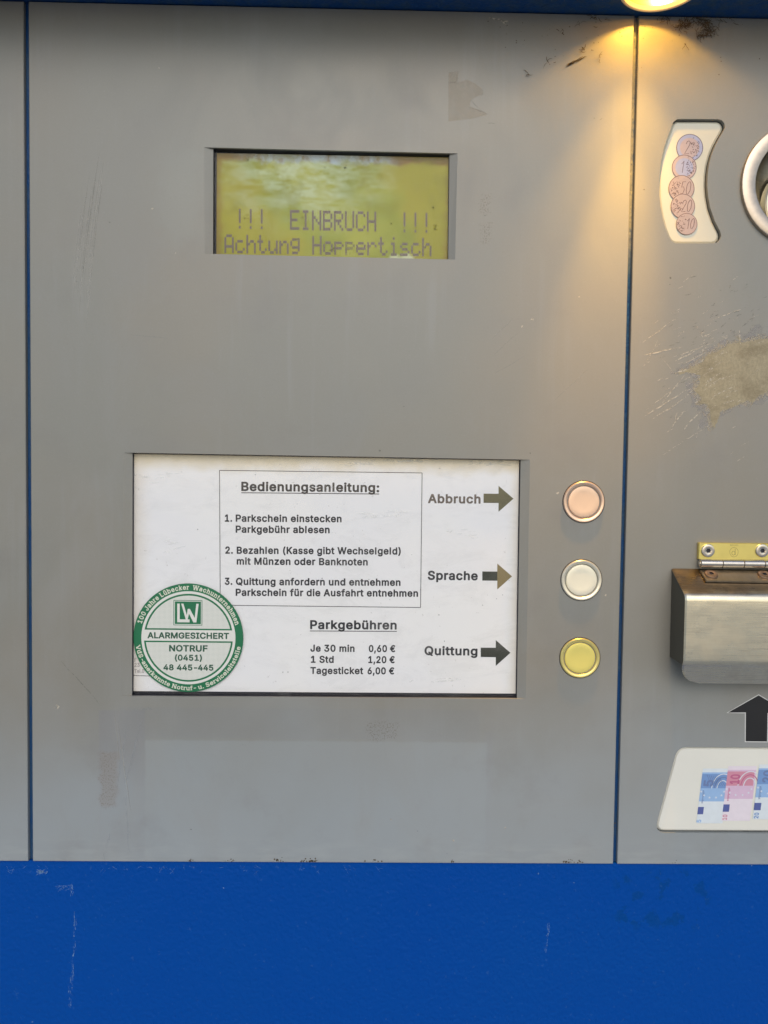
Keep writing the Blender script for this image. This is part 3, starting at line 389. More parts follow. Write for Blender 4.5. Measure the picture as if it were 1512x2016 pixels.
def blue_paint(name='blue_paint', wear=True):
    t = NT(name); X, Y, Z = t.xyz()
    base = t.mix(t.noise(6, 3), (.0, .056, .325), (.0, .064, .31))
    if not wear: base = t.mix(t.mul(t.step(t.noise(130, 4, .6, (1, 1, .3)), .42, .62), .5), base, (.08, .12, .15))
    if not wear:
        dz = t.mul(t.step(Z, P(1240, 560).z, P(1240, 420).z), t.step(X, 0, .01), t.step(t.noise(200, 4, .65, (1, 1, .5)), .25, .55)); 
    if not wear: base = t.mix(.62, base, (.02, .062, .105)); base = t.mix(t.mul(dz, .75 if name == 'blue_paint_seam' else 0.0), base, (.26, .25, .20))
    if wear:
        pat = t.mul(t.box(1215, 1715, 1400, 1830, .006), t.step(t.noise(75, 4, .6), .55, .6))
        base = t.mix(t.mul(pat, .35), base, (.0, .045, .14))
        base = t.mix(t.mul(t.step(t.noise(300, 4), .66, .72), .25), base, (.05, .14, .36))
    t.set(col=base, rough=t.add(t.mul(t.noise(12, 3), .1), .32), spec=.11)
    n = t.n.new('ShaderNodeTexVoronoi'); n.feature = 'SMOOTH_F1'; n.inputs['Scale'].default_value = 330
    w = t.n.new('ShaderNodeMapping'); t.l.new(t.tc, w.inputs[0])
    t.l.new(w.outputs[0], n.inputs['Vector'])
    t.bump(t.add(n.outputs['Distance'], t.mul(t.noise(180, 3, dist=1.0), 1.2)), .0005, .8)
    return t.m
def brushed(name, col, rough=.3, stretch=(1, 1, 60), k=.25, scale=40):
    t = NT(name); n = t.noise(scale, 5, .65, stretch)
    c = t.mix(n, tuple(v * (1 - k) for v in col), tuple(min(1, v * (1 + k)) for v in col))
    t.set(col=c, rough=t.add(t.mul(n, .2), rough - .1), metal=1.0)
    t.bump(n, .00005, .5); return t.m
def spun(name, col, c, rough=.35, metal=.75):
    """turned metal face: fine concentric rings round c"""
    t = NT(name); X, Y, Z = t.xyz()
    dx = t.math('SUBTRACT', X, c.x); dz = t.math('SUBTRACT', Z, c.z)
    r = t.math('SQRT', t.add(t.math('POWER', dx, 2.), t.math('POWER', dz, 2.)))
    n = t.n.new('ShaderNodeTexNoise'); n.noise_dimensions = '1D'; n.inputs['Scale'].default_value = 5200; n.inputs['Detail'].default_value = 2
    t.l.new(r, n.inputs['W'])
    cl = t.noise(120, 3)
    k = t.add(t.mul(n.outputs[0], .6), t.mul(cl, .4))
    t.set(col=t.mix(k, tuple(v * .9 for v in col), tuple(min(1, v * 1.08) for v in col)), rough=rough, metal=metal)
    t.bump(n.outputs[0], .00002, .5); return t.m
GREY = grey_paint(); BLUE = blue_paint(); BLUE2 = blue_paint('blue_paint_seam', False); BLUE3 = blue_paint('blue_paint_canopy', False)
STEEL = brushed('brushed_steel', (.80, .69, .49), .30, (1, 1, 90), .22, 34)
def shaded_top_steel():
    t = NT('shaded_top_steel_cover'); X, Y, Z = t.xyz(); n = t.noise(34, 5, .65, (1, 1, 90))
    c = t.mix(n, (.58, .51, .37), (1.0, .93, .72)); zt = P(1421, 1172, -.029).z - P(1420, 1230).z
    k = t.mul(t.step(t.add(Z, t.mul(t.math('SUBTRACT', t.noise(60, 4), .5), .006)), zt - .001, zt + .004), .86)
    c = t.mix(k, c, t.mix(t.noise(90, 4), (.13, .09, .06), (.26, .20, .15)))  # dark overhang reflection painted brown into the sloping top
    sm = t.mul(t.step(t.noise(45, 4, .6, off=6), .5, .7), .3); c = t.mix(sm, c, (.44, .37, .27)); c = t.mix(t.mul(t.step(t.noise(300, 3, .6, (.12, 1, 4.)), .6, .7), .35), c, (.38, .33, .25))
    t.set(col=c, rough=t.add(t.add(t.mul(n, .16), t.mul(sm, .3)), .20), metal=1.0); t.bump(t.add(n, t.mul(t.noise(28, 2, off=4), 14.)), .00006, .6); return t.m
STEELC = shaded_top_steel()
STEELD = plain('dull_steel_side', (.09, .095, .085), .5, .6)
CHROME = plain('worn_chrome', (.62, .58, .52), .24, 1.0, vary=.12, scale=220)
BRASS = plain('brass_plate', (.80, .68, .22), .30, .85, vary=.05, scale=150)
BLACK = plain('black_print', (.011, .011, .012), .4)
RUBBER = plain('dark_gasket_and_shade', (.018, .019, .028), .6)
def paper():
    t = NT('white_sheet'); X, Y, Z = t.xyz()
    c = t.mix(t.step(t.noise(9, 3, off=2), .4, .65), (.81, .81, .805), (.83, .825, .80))
    top = P(600, 905, .0062).z; wp = t.math('MULTIPLY', t.math('SUBTRACT', t.noise(60, 4), .5), .012)
    e = t.step(t.add(Z, wp), top - .013, top + .001)
    c = t.mix(t.mul(e, .7), c, (.60, .50, .28))
    rx = P(1016, 1150, .0062).x
    c = t.mix(t.mul(t.step(t.add(X, wp), rx - .009, rx + .002), .35), c, (.72, .62, .42))
    lx = P(264, 1150, .0062).x
    c = t.mix(t.mul(t.math('SUBTRACT', 1., t.step(t.add(X, wp), lx - .001, lx + .016)), .4), c, (.66, .58, .44))
    c = t.mix(t.mul(t.step(t.noise(260, 3), .70, .74), .35), c, (.35, .33, .3))
    t.set(col=c, rough=.6, spec=.3); t.bump(t.noise(30, 3), .0003, .3); return t.m
PAPER = paper()
def pane(name, dirt, col, refl=.04):
    t = NT(name); tr = t.n.new('ShaderNodeBsdfTransparent'); gl = t.n.new('ShaderNodeBsdfGlossy'); gl.inputs['Roughness'].default_value = .12
    lw = t.n.new('ShaderNodeLayerWeight'); lw.inputs[0].default_value = .5; fr = t.math('MULTIPLY_ADD', t.math('POWER', lw.outputs['Facing'], 5.), .9, refl)
    mx = t.n.new('ShaderNodeMixShader'); t.l.new(fr, mx.inputs[0]); t.l.new(tr.outputs[0], mx.inputs[1]); t.l.new(gl.outputs[0], mx.inputs[2])
    df = t.n.new('ShaderNodeBsdfDiffuse'); df.inputs[0].default_value = col + (1,)
    m2 = t.n.new('ShaderNodeMixShader'); sm = t.mul(t.step(t.noise(26, 5, .65, (1, 1, 2.2), dist=.6), .45, .75), dirt)
    t.l.new(sm, m2.inputs[0]); t.l.new(mx.outputs[0], m2.inputs[1]); t.l.new(df.outputs[0], m2.inputs[2]); t.l.new(m2.outputs[0], t.out.inputs[0])
    return t.m
def decal(name, col, alpha, rough=.6, scale=500, lo=.35, hi=.6):
    t = NT(name); n = t.noise(scale, 3)
    t.set(col=t.mix(n, tuple(v * .85 for v in col), tuple(min(1, v * 1.12) for v in col)), rough=rough, alpha=t.mul(t.step(n, lo, hi), alpha)); return t.m
SCR_L = decal('light_scratch', (.47, .46, .41), .5, lo=.15, hi=.5)
SCR_B = decal('bare_scratch', (.62, .56, .45), .8)
SCR_D = decal('dark_scuff', (.15, .135, .11), .55)
SCR_W = decal('white_scrape', (.26, .46, .70), .5)
HAZE_L = decal('wiped_smear', (.42, .45, .47), .22, scale=60)
DIRT = decal('brown_dirt', (.085, .058, .028), .9, scale=700, lo=.2, hi=.4)
def bare():
    t = NT('bare_primer'); n = t.noise(420, 5, .75, (1.25, 1, .8)); s = t.noise(60, 4, .6, (1, 1, 1), off=4)
    c = t.mix(t.step(n, .2, .8), (.24, .205, .13), (.38, .33, .215)); gl = t.step(t.noise(30, 5, .65, (1, 1, 2.0), off=14), .48, .62); c = t.mix(t.mul(gl, .55), c, (.19, .155, .09)); c = t.mix(t.mul(t.step(t.noise(900, 3, .6, (.8, 1, 1.3), off=3), .55, .65), .28), c, (.46, .40, .28)); c = t.mix(t.mul(t.step(s, .5, .7), .5), c, (.20, .165, .10))
    t.set(col=c, rough=.5, metal=.25); t.bump(n, .0002, .5); return t.m
BARE = bare()
def ground_mat():
    t = NT('paving'); n = t.noise(3, 5); t.set(col=t.mix(n, (.38, .385, .38), (.46, .465, .455)), rough=.85); return t.m

# ------------------------------------------------------------------ the setting
MB().quad((-150, -150, 0), (150, -150, 0), (150, 150, 0), (-150, 150, 0)).build('ground', ground_mat(), kind='structure')

# ------------------------------------------------------------------ the machine
machine = empty('payment_machine', (0, 0, 0), category='payment machine',
                label='blue and grey parking payment machine with display, instruction window, buttons and coin slot')
ZT, ZB = HC + .3591, HC - .3028
XL0, XL1 = P(46, 3).x, P(56, 3).x          # left seam
XR0, XR1 = P(1249, 30).x, P(1258, 30).x    # right seam
W2 = .78
hb = MB(); hb.box(-W2, W2, .03, .50, 0, ZT + .24); hb.build('housing', BLUE, machine)
lp = MB(); lp.box(-W2, W2, .0022, .0298, .0, ZB - .0004); lp.build('lower_panel', BLUE, machine, label='blue textured lower panel with white scrapes')
for x0, x1 in ((XL0 - .02, XL1 + .02), (XR0 - .02, XR1 + .02)):
    s = MB(); s.box(x0, x1, .0040, .0297, ZB + .0001, ZT + .0008); s.build('seam_strip', BLUE2, machine)

def panel(outer, holes, name='front_panel', **kw):
    """sheet metal door with a softened edge; holes is a list of loops at the face"""
    mb = MB(); ins = inset(outer, .0005)
    mb.face([[at(p, 0) for p in ins]] + [[at(p, 0) for p in h] for h in holes])
    mb.strip([at(p, 0) for p in ins], [at(p, .0004) for p in outer]); mb.strip([at(p, .0004) for p in outer], [at(p, .0042) for p in outer])
    return mb
def rect(x0, x1, z0, z1): return [Vector((x0, 0, z0)), Vector((x1, 0, z0)), Vector((x1, 0, z1)), Vector((x0, 0, z1))]
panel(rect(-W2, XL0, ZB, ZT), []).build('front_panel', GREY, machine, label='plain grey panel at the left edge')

# openings with slanted cheeks left and right, straight cut above and below
DD = .0022
def opening(o, inner_x):
    """o: 4 face corners TL TR BR BL in photo px; inner_x: px of the inner edges TL TR BR BL at depth DD"""
    f = [P(*p) for p in o]
    i = [Vector((P(x, q[1], DD).x, DD, fz.z)) for x, q, fz in zip(inner_x, o, f)]
    return f, i
dso, dsi = opening([(402, 290), (901, 302), (896, 511), (403, 499.5)], [420, 885, 882.5, 419.5])
ino, ini = opening([(243.5, 891), (1043.5, 905), (1035, 1376), (240, 1370.5)], [261, 1025, 1017.5, 260])
mb = panel(rect(XL1, XR0, ZB, ZT), [dso, ino])
for f, i in ((dso, dsi), (ino, ini)):
    mb.strip(f, i)
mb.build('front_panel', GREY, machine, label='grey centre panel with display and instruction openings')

for i in (dsi, ini):
    g_ = MB(); g_.strip([at(p, DD + .0001) for p in i], [at(p, .0090) for p in i]); g_.build('gasket_and_shade_ring', RUBBER, machine)

# ---- LCD display
disp = MB()
disp.face([[at(p, .0086) for p in dsi]])
disp = disp.build('display', RUBBER, machine)
def lcd_mat():
    t = NT('lcd_glass'); X, Y, Z = t.xyz()
    a, b = P(428, 305, .0068), P(884, 511, .0068)
    c = t.mix(t.step(t.noise(24, 4, off=2.2), .35, .65), (.21, .245, .03), (.34, .35, .055))
    c = t.mix(t.mul(t.step(t.noise(13, 4, off=7), .45, .6), .6), c, (.34, .28, .025))
    cx, cz = P(600, 345, .01).x, P(600, 345, .01).z
    r = t.math('SQRT', t.add(t.math('POWER', t.mul(t.math('SUBTRACT', X, cx), .62), 2.), t.math('POWER', t.math('SUBTRACT', Z, cz), 2.)))
    hz = t.mul(t.math('SUBTRACT', 1., t.step(t.add(r, t.mul(t.noise(40, 5, .65), .05)), .032, .078)), t.step(t.noise(60, 5, .6, (1, 1, 2.5)), .3, .65))
    c = t.mix(t.mul(hz, .65), c, (.50, .60, .44))  # whitish reflection haze painted into the middle of the screen colour
    wp = t.math('MULTIPLY', t.math('SUBTRACT', t.noise(110, 4), .5), .012)
    # weathered rim: rust brown left, right and above; a blue glare painted under the top edge
    top = t.step(t.add(Z, wp), a.z - .0068, a.z - .0018)
    c = t.mix(t.mul(top, .85), c, t.mix(t.mul(t.box(478, 285, 770, 345, .012, wp), t.step(t.noise(90, 4, .7, off=1.5), .3, .6)), t.mix(t.noise(160, 3), (.06, .03, .02), (.30, .14, .06)), (.36, .47, .60)))
    for e in (t.step(t.math('SUBTRACT', a.x, t.add(X, wp)), -.006, .001), t.step(t.add(X, wp), b.x - .006, b.x + .001)):
        c = t.mix(t.mul(e, .75), c, (.22, .12, .03))
    c = t.mix(t.mul(t.step(t.noise(420, 3), .66, .7), .4), c, (.16, .14, .04)); c = t.mix(t.mul(t.step(t.noise(48, 6, .7, off=30), .5, .66), .45), c, (.19, .19, .02))
    bl = t.mul(t.box(770, 496, 818, 512, .002, wp), .7); c = t.mix(bl, c, (.62, .66, .5))
    t.set(col=c, rough=.5, spec=.12, ec=(.62, .60, .14), es=.06); return t.m
q = [P(427, 301.5, .0068), P(883, 310, .0068), P(881, 520, .0068), P(426, 508, .0068)]
lcd = MB(); lcd.quad(*q); lcd.strip(q, [at(p, .0085) for p in q]); lcd = lcd.build('lcd_screen', lcd_mat(), disp)
F5 = {'!': '4444404', 'E': 'VGGUGGV', 'I': 'E44444E', 'N': 'HHPLJHH', 'B': 'UHHUHHU', 'R': 'UHHUKIH', 'U': 'HHHHHHE', 'C': 'EHGGGHE', 'H': 'HHHVHHH',
      'A': 'EHHHVHH', 'c': '00EGGHE', 'h': 'GGMPHHH', 't': '88S8896', 'u': '00HHHJD', 'n': '00MPHHH', 'g': '0FHHF1E', 'o': '00EHHHE', 'p': '00UHUGG',
      'e': '00EHVGE', 'r': '00MPGGG', 'i': '40C444E', 's': '00EGE1U'}
DIG = '0123456789ABCDEFGHIJKLMNOPQRSTUV'
LCDT = decal('lcd_segment', (.19, .145, .13), .75, scale=70, lo=.08, hi=.42)
for body, cx, cy, slope, rp in (('!!!  EINBRUCH  !!!', 472.0, 411.0, .0215, 5.62), ('Achtung Hoppertisch', 451.0, 461.5, .0165, 5.25)):
    pitch = 21.62; mb = flatmb()
    for i, ch in enumerate(body + ' '):
        if ch == ' ':
            if mb.v: mb.build('display_word', LCDT, disp)
            mb = flatmb(); continue
        for r_, cc in enumerate(F5[ch]):
            bits = DIG.index(cc)
            for k in range(5):
                if bits >> (4 - k) & 1:
                    x = cx + i * pitch + (k - 2) * 3.72; yy = cy + (i * pitch) * slope + r_ * rp
                    mb.quad(P(x - 1.9, yy + rp + .05, .0067), P(x + 1.9, yy + rp + .05, .0067), P(x + 1.9, yy, .0067), P(x - 1.9, yy, .0067))
mb = flatmb(); rnd = random.Random(5)
for px, py, r_ in ((857, 447, 6), (485, 427, 5), (652, 488, 8), (488, 315, 3), (770, 440, 2), (853, 408, 2), (595, 429, 3), (640, 330, 3), (680, 332, 4)):
    for j in range(7): stroke(mb, wob(px + rnd.uniform(-r_, r_), py + rnd.uniform(-r_, r_), px + rnd.uniform(-r_, r_), py + rnd.uniform(-r_, r_) + .5, 4, .8, rnd), 1.5, .0040)
mb.build('dirt_marks', decal('display_dirt', (.08, .075, .02), .6), disp, kind='stuff')
pn = MB(); pn.quad(*[at(p, .0045) for p in dsi]); pn.build('glass_pane', pane('display_pane', .03, (.62, .64, .56), .015), machine)

# ---- instruction window
SY = .0062                                # sheet plane
back = MB(); back.face([[at(p, .0086) for p in ini]]); back.build('window_backing', RUBBER, machine)
q = [P(263.5, 894, SY), P(1022, 907, SY), P(1015, 1365.5, SY), P(262, 1360.5, SY)]
sheet = MB(); sheet.quad(*q); sheet.strip(q, [at(p, SY + .0012) for p in q]); sheet = sheet.build('instruction_sheet', PAPER, None, category='instruction sheet', label='white printed instruction sheet with parking fees behind the lower window')
TY = SY - .0001
INK = plain('black_ink', (.012, .012, .016), .5); INKG = plain('faded_grey_ink', (.115, .092, .075), .5)
OLIVE = plain('faded_olive_ink', (.105, .098, .042), .5, vary=.15); OLIVED = plain('dark_olive_ink', (.028, .032, .018), .5, vary=.3, scale=120); TAN = plain('faded_tan_ink', (.24, .185, .075), .5, vary=.15)
PALE = plain('pale_grey_ink', (.42, .39, .36), .5)
for lines, cap, mat in (
    ([('Bedienungsanleitung:', 475, 746.5, 966.8, 969.2)], 18.4, INK),
    ([('1.', 442.5, 457, 1027.2, 1027.3), ('Parkschein einstecken', 464, 672.5, 1027.3, 1028.4)], 14.4, INK),
    ([('Parkgebühr ablesen', 464, 649, 1048.9, 1050)], 14.4, INK),
    ([('2.', 443.5, 458.5, 1090.2, 1090.3), ('Bezahlen (Kasse gibt Wechselgeld)', 466, 789, 1090.4, 1092)], 14.4, INK),
    ([('mit Münzen oder Banknoten', 466, 724, 1111.8, 1113.4)], 14.4, INK),
    ([('3.', 442.5, 457.5, 1151.5, 1151.6), ('Quittung anfordern und entnehmen', 464.5, 788.5, 1151.7, 1153.6)], 14.4, INK),
    ([('Parkschein für die Ausfahrt entnehmen', 464, 823, 1173.2, 1175.0)], 14.4, INK),
    ([('Parkgebühren', 610.5, 781, 1238.6, 1239.6)], 18.0, INK),
    ([('Je 30 min', 611, 698, 1283, 1283.6), ('0,60 €', 726, 778, 1283.8, 1284)], 14.2, INK),
    ([('1 Std', 612, 657, 1305, 1305.2), ('1,20 €', 725, 777, 1305.6, 1305.8)], 14.2, INK),
    ([('Tagesticket', 611, 715, 1327, 1327.5), ('6,00 €', 723.5, 776, 1327.6, 1327.8)], 14.2, INK),
    ([('Abbruch', 842.5, 946, 990.6, 991.6)], 18.2, INKG),
    ([('Sprache', 842, 940.5, 1141.6, 1142.6)], 18.2, INK),
    ([('Quittung', 835.5, 940, 1289.8, 1290.8)], 18.2, INK)):
    for tx, a, b, c, d in lines:
        mb = flatmb(); text(mb, tx, 'b', a, b, c, d, cap, TY); mb.build('text_line', mat, sheet)
    if 'Bedie' in lines[0][0]: mb = flatmb(); stroke(mb, [(475, 970), (746.5, 972.6)], 1.5, TY - .00002, False); mb.build('underline', INK, sheet)
    if 'Parkgebühren' in lines[0][0]: mb = flatmb(); stroke(mb, [(610, 1242.2), (781.5, 1243)], 1.5, TY - .00002, False); mb.build('underline', INK, sheet)
for tx, a, b, c in (('F', 264.5, 269, 1303), ('23', 264.5, 275, 1313), ('Tel.0', 264.5, 284, 1325)): mb = flatmb(); text(mb, tx, 'r', a, b, c, c, 8, TY); mb.build('text_line', PALE, sheet, label='pale grey address line half hidden by the round sticker')
mb = flatmb(); stroke(mb, [(263, 1330), (300, 1331)], 1.1, TY, False); mb.build('ruled_line', INK, sheet)
mb = flatmb()
for l in (((432, 926), (831, 931)), ((831, 931), (828, 1196)), ((828, 1196), (434, 1191.5)), ((433.6, 1191), (432.2, 926))): stroke(mb, [l[0], l[1]], 1.25, TY, False)
mb.build('text_border', INK, sheet)
for lab_, x0, xh, xt, y0, y1, h0, h1, ms in (('olive arrow beside the word Abbruch', 952, 981.5, 1011, 971.8, 990, 956.5, 1007.5, (OLIVE, OLIVE)), ('dark arrow with tan head beside the word Sprache', 949.5, 979, 1008, 1125, 1143, 1109.5, 1160.5, (OLIVED, TAN)), ('dark olive arrow beside the word Quittung', 946.5, 976, 1005, 1275, 1293.5, 1260, 1311, (OLIVED, OLIVED))):
    mb = flatmb(); yt = (h0 + h1) / 2 - .3
    mb.quad(P(x0, y1, TY), P(xh, y1 + .3, TY), P(xh, y0 + .3, TY), P(x0, y0, TY), 0)
    mb.add([P(xh, h1, TY), P(xt, yt, TY), P(xh, h0, TY)], [(0, 1, 2)], 1)
    mb.build('direction_arrow', list(ms), sheet, label=lab_)
GY = .0050
pn = MB(); pn.quad(*[Vector((p.x, GY, p.z)) for p in ini]); pn.build('glass_pane', pane('window_pane', .10, (.7, .7, .66)), machine)

m = flatmb(); rs = random.Random(8)
for (px, py, n_, w_) in ((622, 962, 16, 26), (740, 1013, 10, 50), (900, 1050, 6, 30), (330, 1075, 8, 20), (300, 940, 10, 40), (760, 905, 14, 120), (960, 912, 10, 40), (860, 1340, 8, 70)):  # wipe smudges, plus glass reflections painted as pale strokes
    for k in range(n_):
        x = px + rs.gauss(0, w_ * .5); y = py + rs.gauss(0, 4.5); stroke(m, wob(x, y, x + rs.uniform(6, w_ * .6 + 8), y + rs.uniform(-3, 1), 6, 1.0, rs), rs.uniform(1.5, 4), GY - .0001 - k * 2e-6)
m.build('pane_smudges_and_glints', decal('pale_smudge_and_glint', (.72, .71, .65), .2, scale=220), machine, kind='stuff')
m = flatmb()
for k in range(46): px, py = rs.uniform(270, 1010), rs.uniform(905, 1355); blob(m, px, py, rs.uniform(.5, 1.5), GY - .00012, rs, 6)
m.build('pane_specks', decal('pane_speck', (.16, .15, .13), .55, lo=.2, hi=.4), machine, kind='stuff')

# ---- push buttons
for (px, py), ro, rc, col, lab in (((1149, 988), 41, 33, (.80, .56, .39), 'copper coloured push button'), ((1144.5, 1142), 40.5, 32.7, (.92, .87, .69), 'pale silver push button'), ((1141.5, 1295), 40, 32.3, (.95, .80, .22), 'yellow brass push button')):
    c = P(px, py); bt = empty('push_button', c, label=lab); bt.parent = machine
    MB().lathe(Vector((0, 0, 0)), [((ro + 1.3) * U, -.00005), ((ro + 1.0) * U, -.0004), ((ro - 1.5) * U, -.0003)]).build('gasket_and_shade_ring', RUBBER, bt)  # dark ring added as the shadow gap round the bezel
    cw = Vector((0, 0, 0)); a, b = ro * U, rc * U
    bez = tuple(v * .85 + .1 for v in col)
    mt = NT('bezel_metal'); mt.set(col=mt.mix(mt.noise(300, 3), tuple(v * .92 for v in bez), bez), rough=.28, metal=.7)
    MB().lathe(cw, [(a - .0004, .0001), (a, -.0005), (a - .0002, -.0011), (a - .0007, -.0015), (b + .0009, -.0015), (b + .0004, -.0012), (b + .0001, -.0006), (b + .0001, .0022)]).build('bezel', mt.m, bt, smooth=True)
    MB().lathe(cw, [(b - .0006, .0022), (b - .0007, -.0004), (b - .0011, -.0009), (b - .0018, -.0010), (b * .6, -.00085), (b * .25, -.0008), (0, -.0008)]).build('cap', spun('spun_cap_metal', col, cw, .34, .5), bt, smooth=True)

# ---- right panel with its openings
def Z3(pts): return [P(1240 + a / 5.5588, 200 + b / 5.5594) for a, b in pts]
coinw = Z3([(520, 190), (478, 222), (440, 320), (400, 425), (366, 540), (341, 660), (326, 790), (322, 900), (325, 1030), (337, 1150), (358, 1270), (388, 1385), (428, 1485), (455, 1525), (495, 1548), (560, 1552), (900, 1552), (955, 1543), (990, 1505), (1000, 1465), (992, 1425), (930, 1305), (880, 1160), (855, 1020), (848, 920), (852, 800), (866, 690), (895, 580), (935, 480), (980, 395), (1025, 320), (1042, 280), (1036, 240), (1010, 207), (970, 192), (740, 190)])
coinw = coinw[::-1] if False else coinw
notew = roundpoly([P(1334, 1470.5), P(1860, 1474), P(1905, 1643), P(1288, 1639.5)], [.008, .008, .009, .0095], 7)
cc = P(1577, 365); dish_r = 92 * U
cupl = circle(cc, dish_r, 72)
mb = panel(rect(XR1, W2, ZB, ZT), [coinw, notew, cupl])
mb.strip([at(p, 0) for p in coinw], [at(p, .0042) for p in coinw]); mb.strip([at(p, 0) for p in notew], [at(p, .0036) for p in notew])
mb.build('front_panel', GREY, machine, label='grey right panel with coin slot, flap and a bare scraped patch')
IVORY = plain('ivory_plate', (.75, .74, .66), .35, vary=.05, scale=25)
def plate(loop, y0, y1):
    m = MB(); i0 = inset(loop, .0006); i1 = inset(loop, .0022)
    m.face([[at(p, y1) for p in i1]]); m.strip([at(p, y1) for p in i1], [at(p, y0) for p in i0]); return m
cwp = plate(coinw, .0036, .0026).build('coin_guide', plain('yellowed_ivory_plate', (.62, .60, .48), .35, vary=.06, scale=25), machine)
bk = MB(); bk.face([[at(p, .0041) for p in inset(coinw, -.001)]]); bk.build('recess_back', RUBBER, machine)
nwp = plate(notew, .0030, .0012).build('banknote_guide', IVORY, machine)
bk = MB(); bk.face([[at(p, .0035) for p in inset(notew, -.001)]]); bk.build('recess_back', RUBBER, machine)

PINK = plain('coin_print_pink', (.46, .37, .37), .5, vary=.1, scale=300); LILAC = plain('coin_print_lilac', (.35, .38, .55), .5, vary=.1, scale=300)
ROSE = plain('coin_print_rose', (.44, .345, .325), .5, vary=.15, scale=300); LINE = decal('coin_print_line', (.22, .14, .14), .6, lo=.1, hi=.3)
def disc(m, c, r, y, mi, n=40): m.face([circle(Vector((c.x, y, c.z)), r, n)], mi)
def ringf(m, c, r0, r1, y, mi, n=48):
    a = circle(Vector((c.x, y, c.z)), r0, n); b = circle(Vector((c.x, y, c.z)), r1, n); m.strip(b, a, True, mi)
rnd = random.Random(11)
for idx, (px, py, r_, o, i_, num, side) in enumerate(((1357.8, 290.8, 26.4, 1, 0, '2', 1), (1347, 329.5, 24.3, 0, 1, '1', 1), (1341.6, 370.9, 25.6, 0, 0, '50', -1), (1344.3, 406, 24, 0, 0, '20', -1), (1351.9, 441, 21, 0, 0, '10', -1))):
    m = flatmb(); y = .0024 - idx * .00008; c = P(px, py, y); r = r_ * U
    disc(m, c, r, y, (0, 1)[o]); 
    if idx < 2: disc(m, c, r * .72, y - .00002, i_)
    ringf(m, c, r * .95, r, y - .00004, 3)
    for k in range(44 if idx != 4 else 30):       # map-like speckle on one side
        a = rnd.uniform(-1.25, 1.25) + (0 if side > 0 else math.pi); rr = rnd.uniform(.25, .85) * r_
        x_, y_ = px + math.cos(a) * rr, py + math.sin(a) * rr
        stroke(m, wob(x_, y_, x_ + rnd.uniform(-5, 5), y_ + rnd.uniform(-4, 4) + .2, 4, .8, rnd), rnd.uniform(.7, 1.6), y - .00006, True, 3)
    # slanted outline numerals
    h = r_ * .95; w = h * .42; n0 = px - w * (.75 if side > 0 else -.05) - (0 if len(num) == 1 else w * .25); yb = py + h * .46
    def seg(pts): stroke(m, pts, 1.3, y - .00008, False, 3)
    for j, ch in enumerate(num):
        ox = n0 + j * w * 1.05 - (w * .1 if len(num) > 1 else w * .2)
        f = lambda u, v: (ox + u * w + v * h * .16, yb - v * h)
        shp = {'2': [(0, .75), (.15, .93), (.45, 1), (.7, .9), (.7, .7), (.4, .4), (0, 0), (.8, 0)], '1': [(.15, .75), (.55, 1), (.55, 0)],
               '5': [(.75, 1), (.2, 1), (.12, .55), (.5, .6), (.72, .35), (.5, .03), (.0, .08)], '0': [(.4, 1), (.1, .8), (.02, .4), (.2, .03), (.5, 0), (.8, .3), (.8, .75), (.6, 1), (.4, 1)]}[ch]
        seg([f(*p_) for p_ in shp])
    m.build('coin_picture', [PINK, LILAC, ROSE, LINE] if idx < 2 else [ROSE, LILAC, ROSE, LINE], cwp, label=('two euro coin picture', 'one euro coin picture', 'fifty cent coin picture', 'twenty cent coin picture', 'ten cent coin picture')[idx])

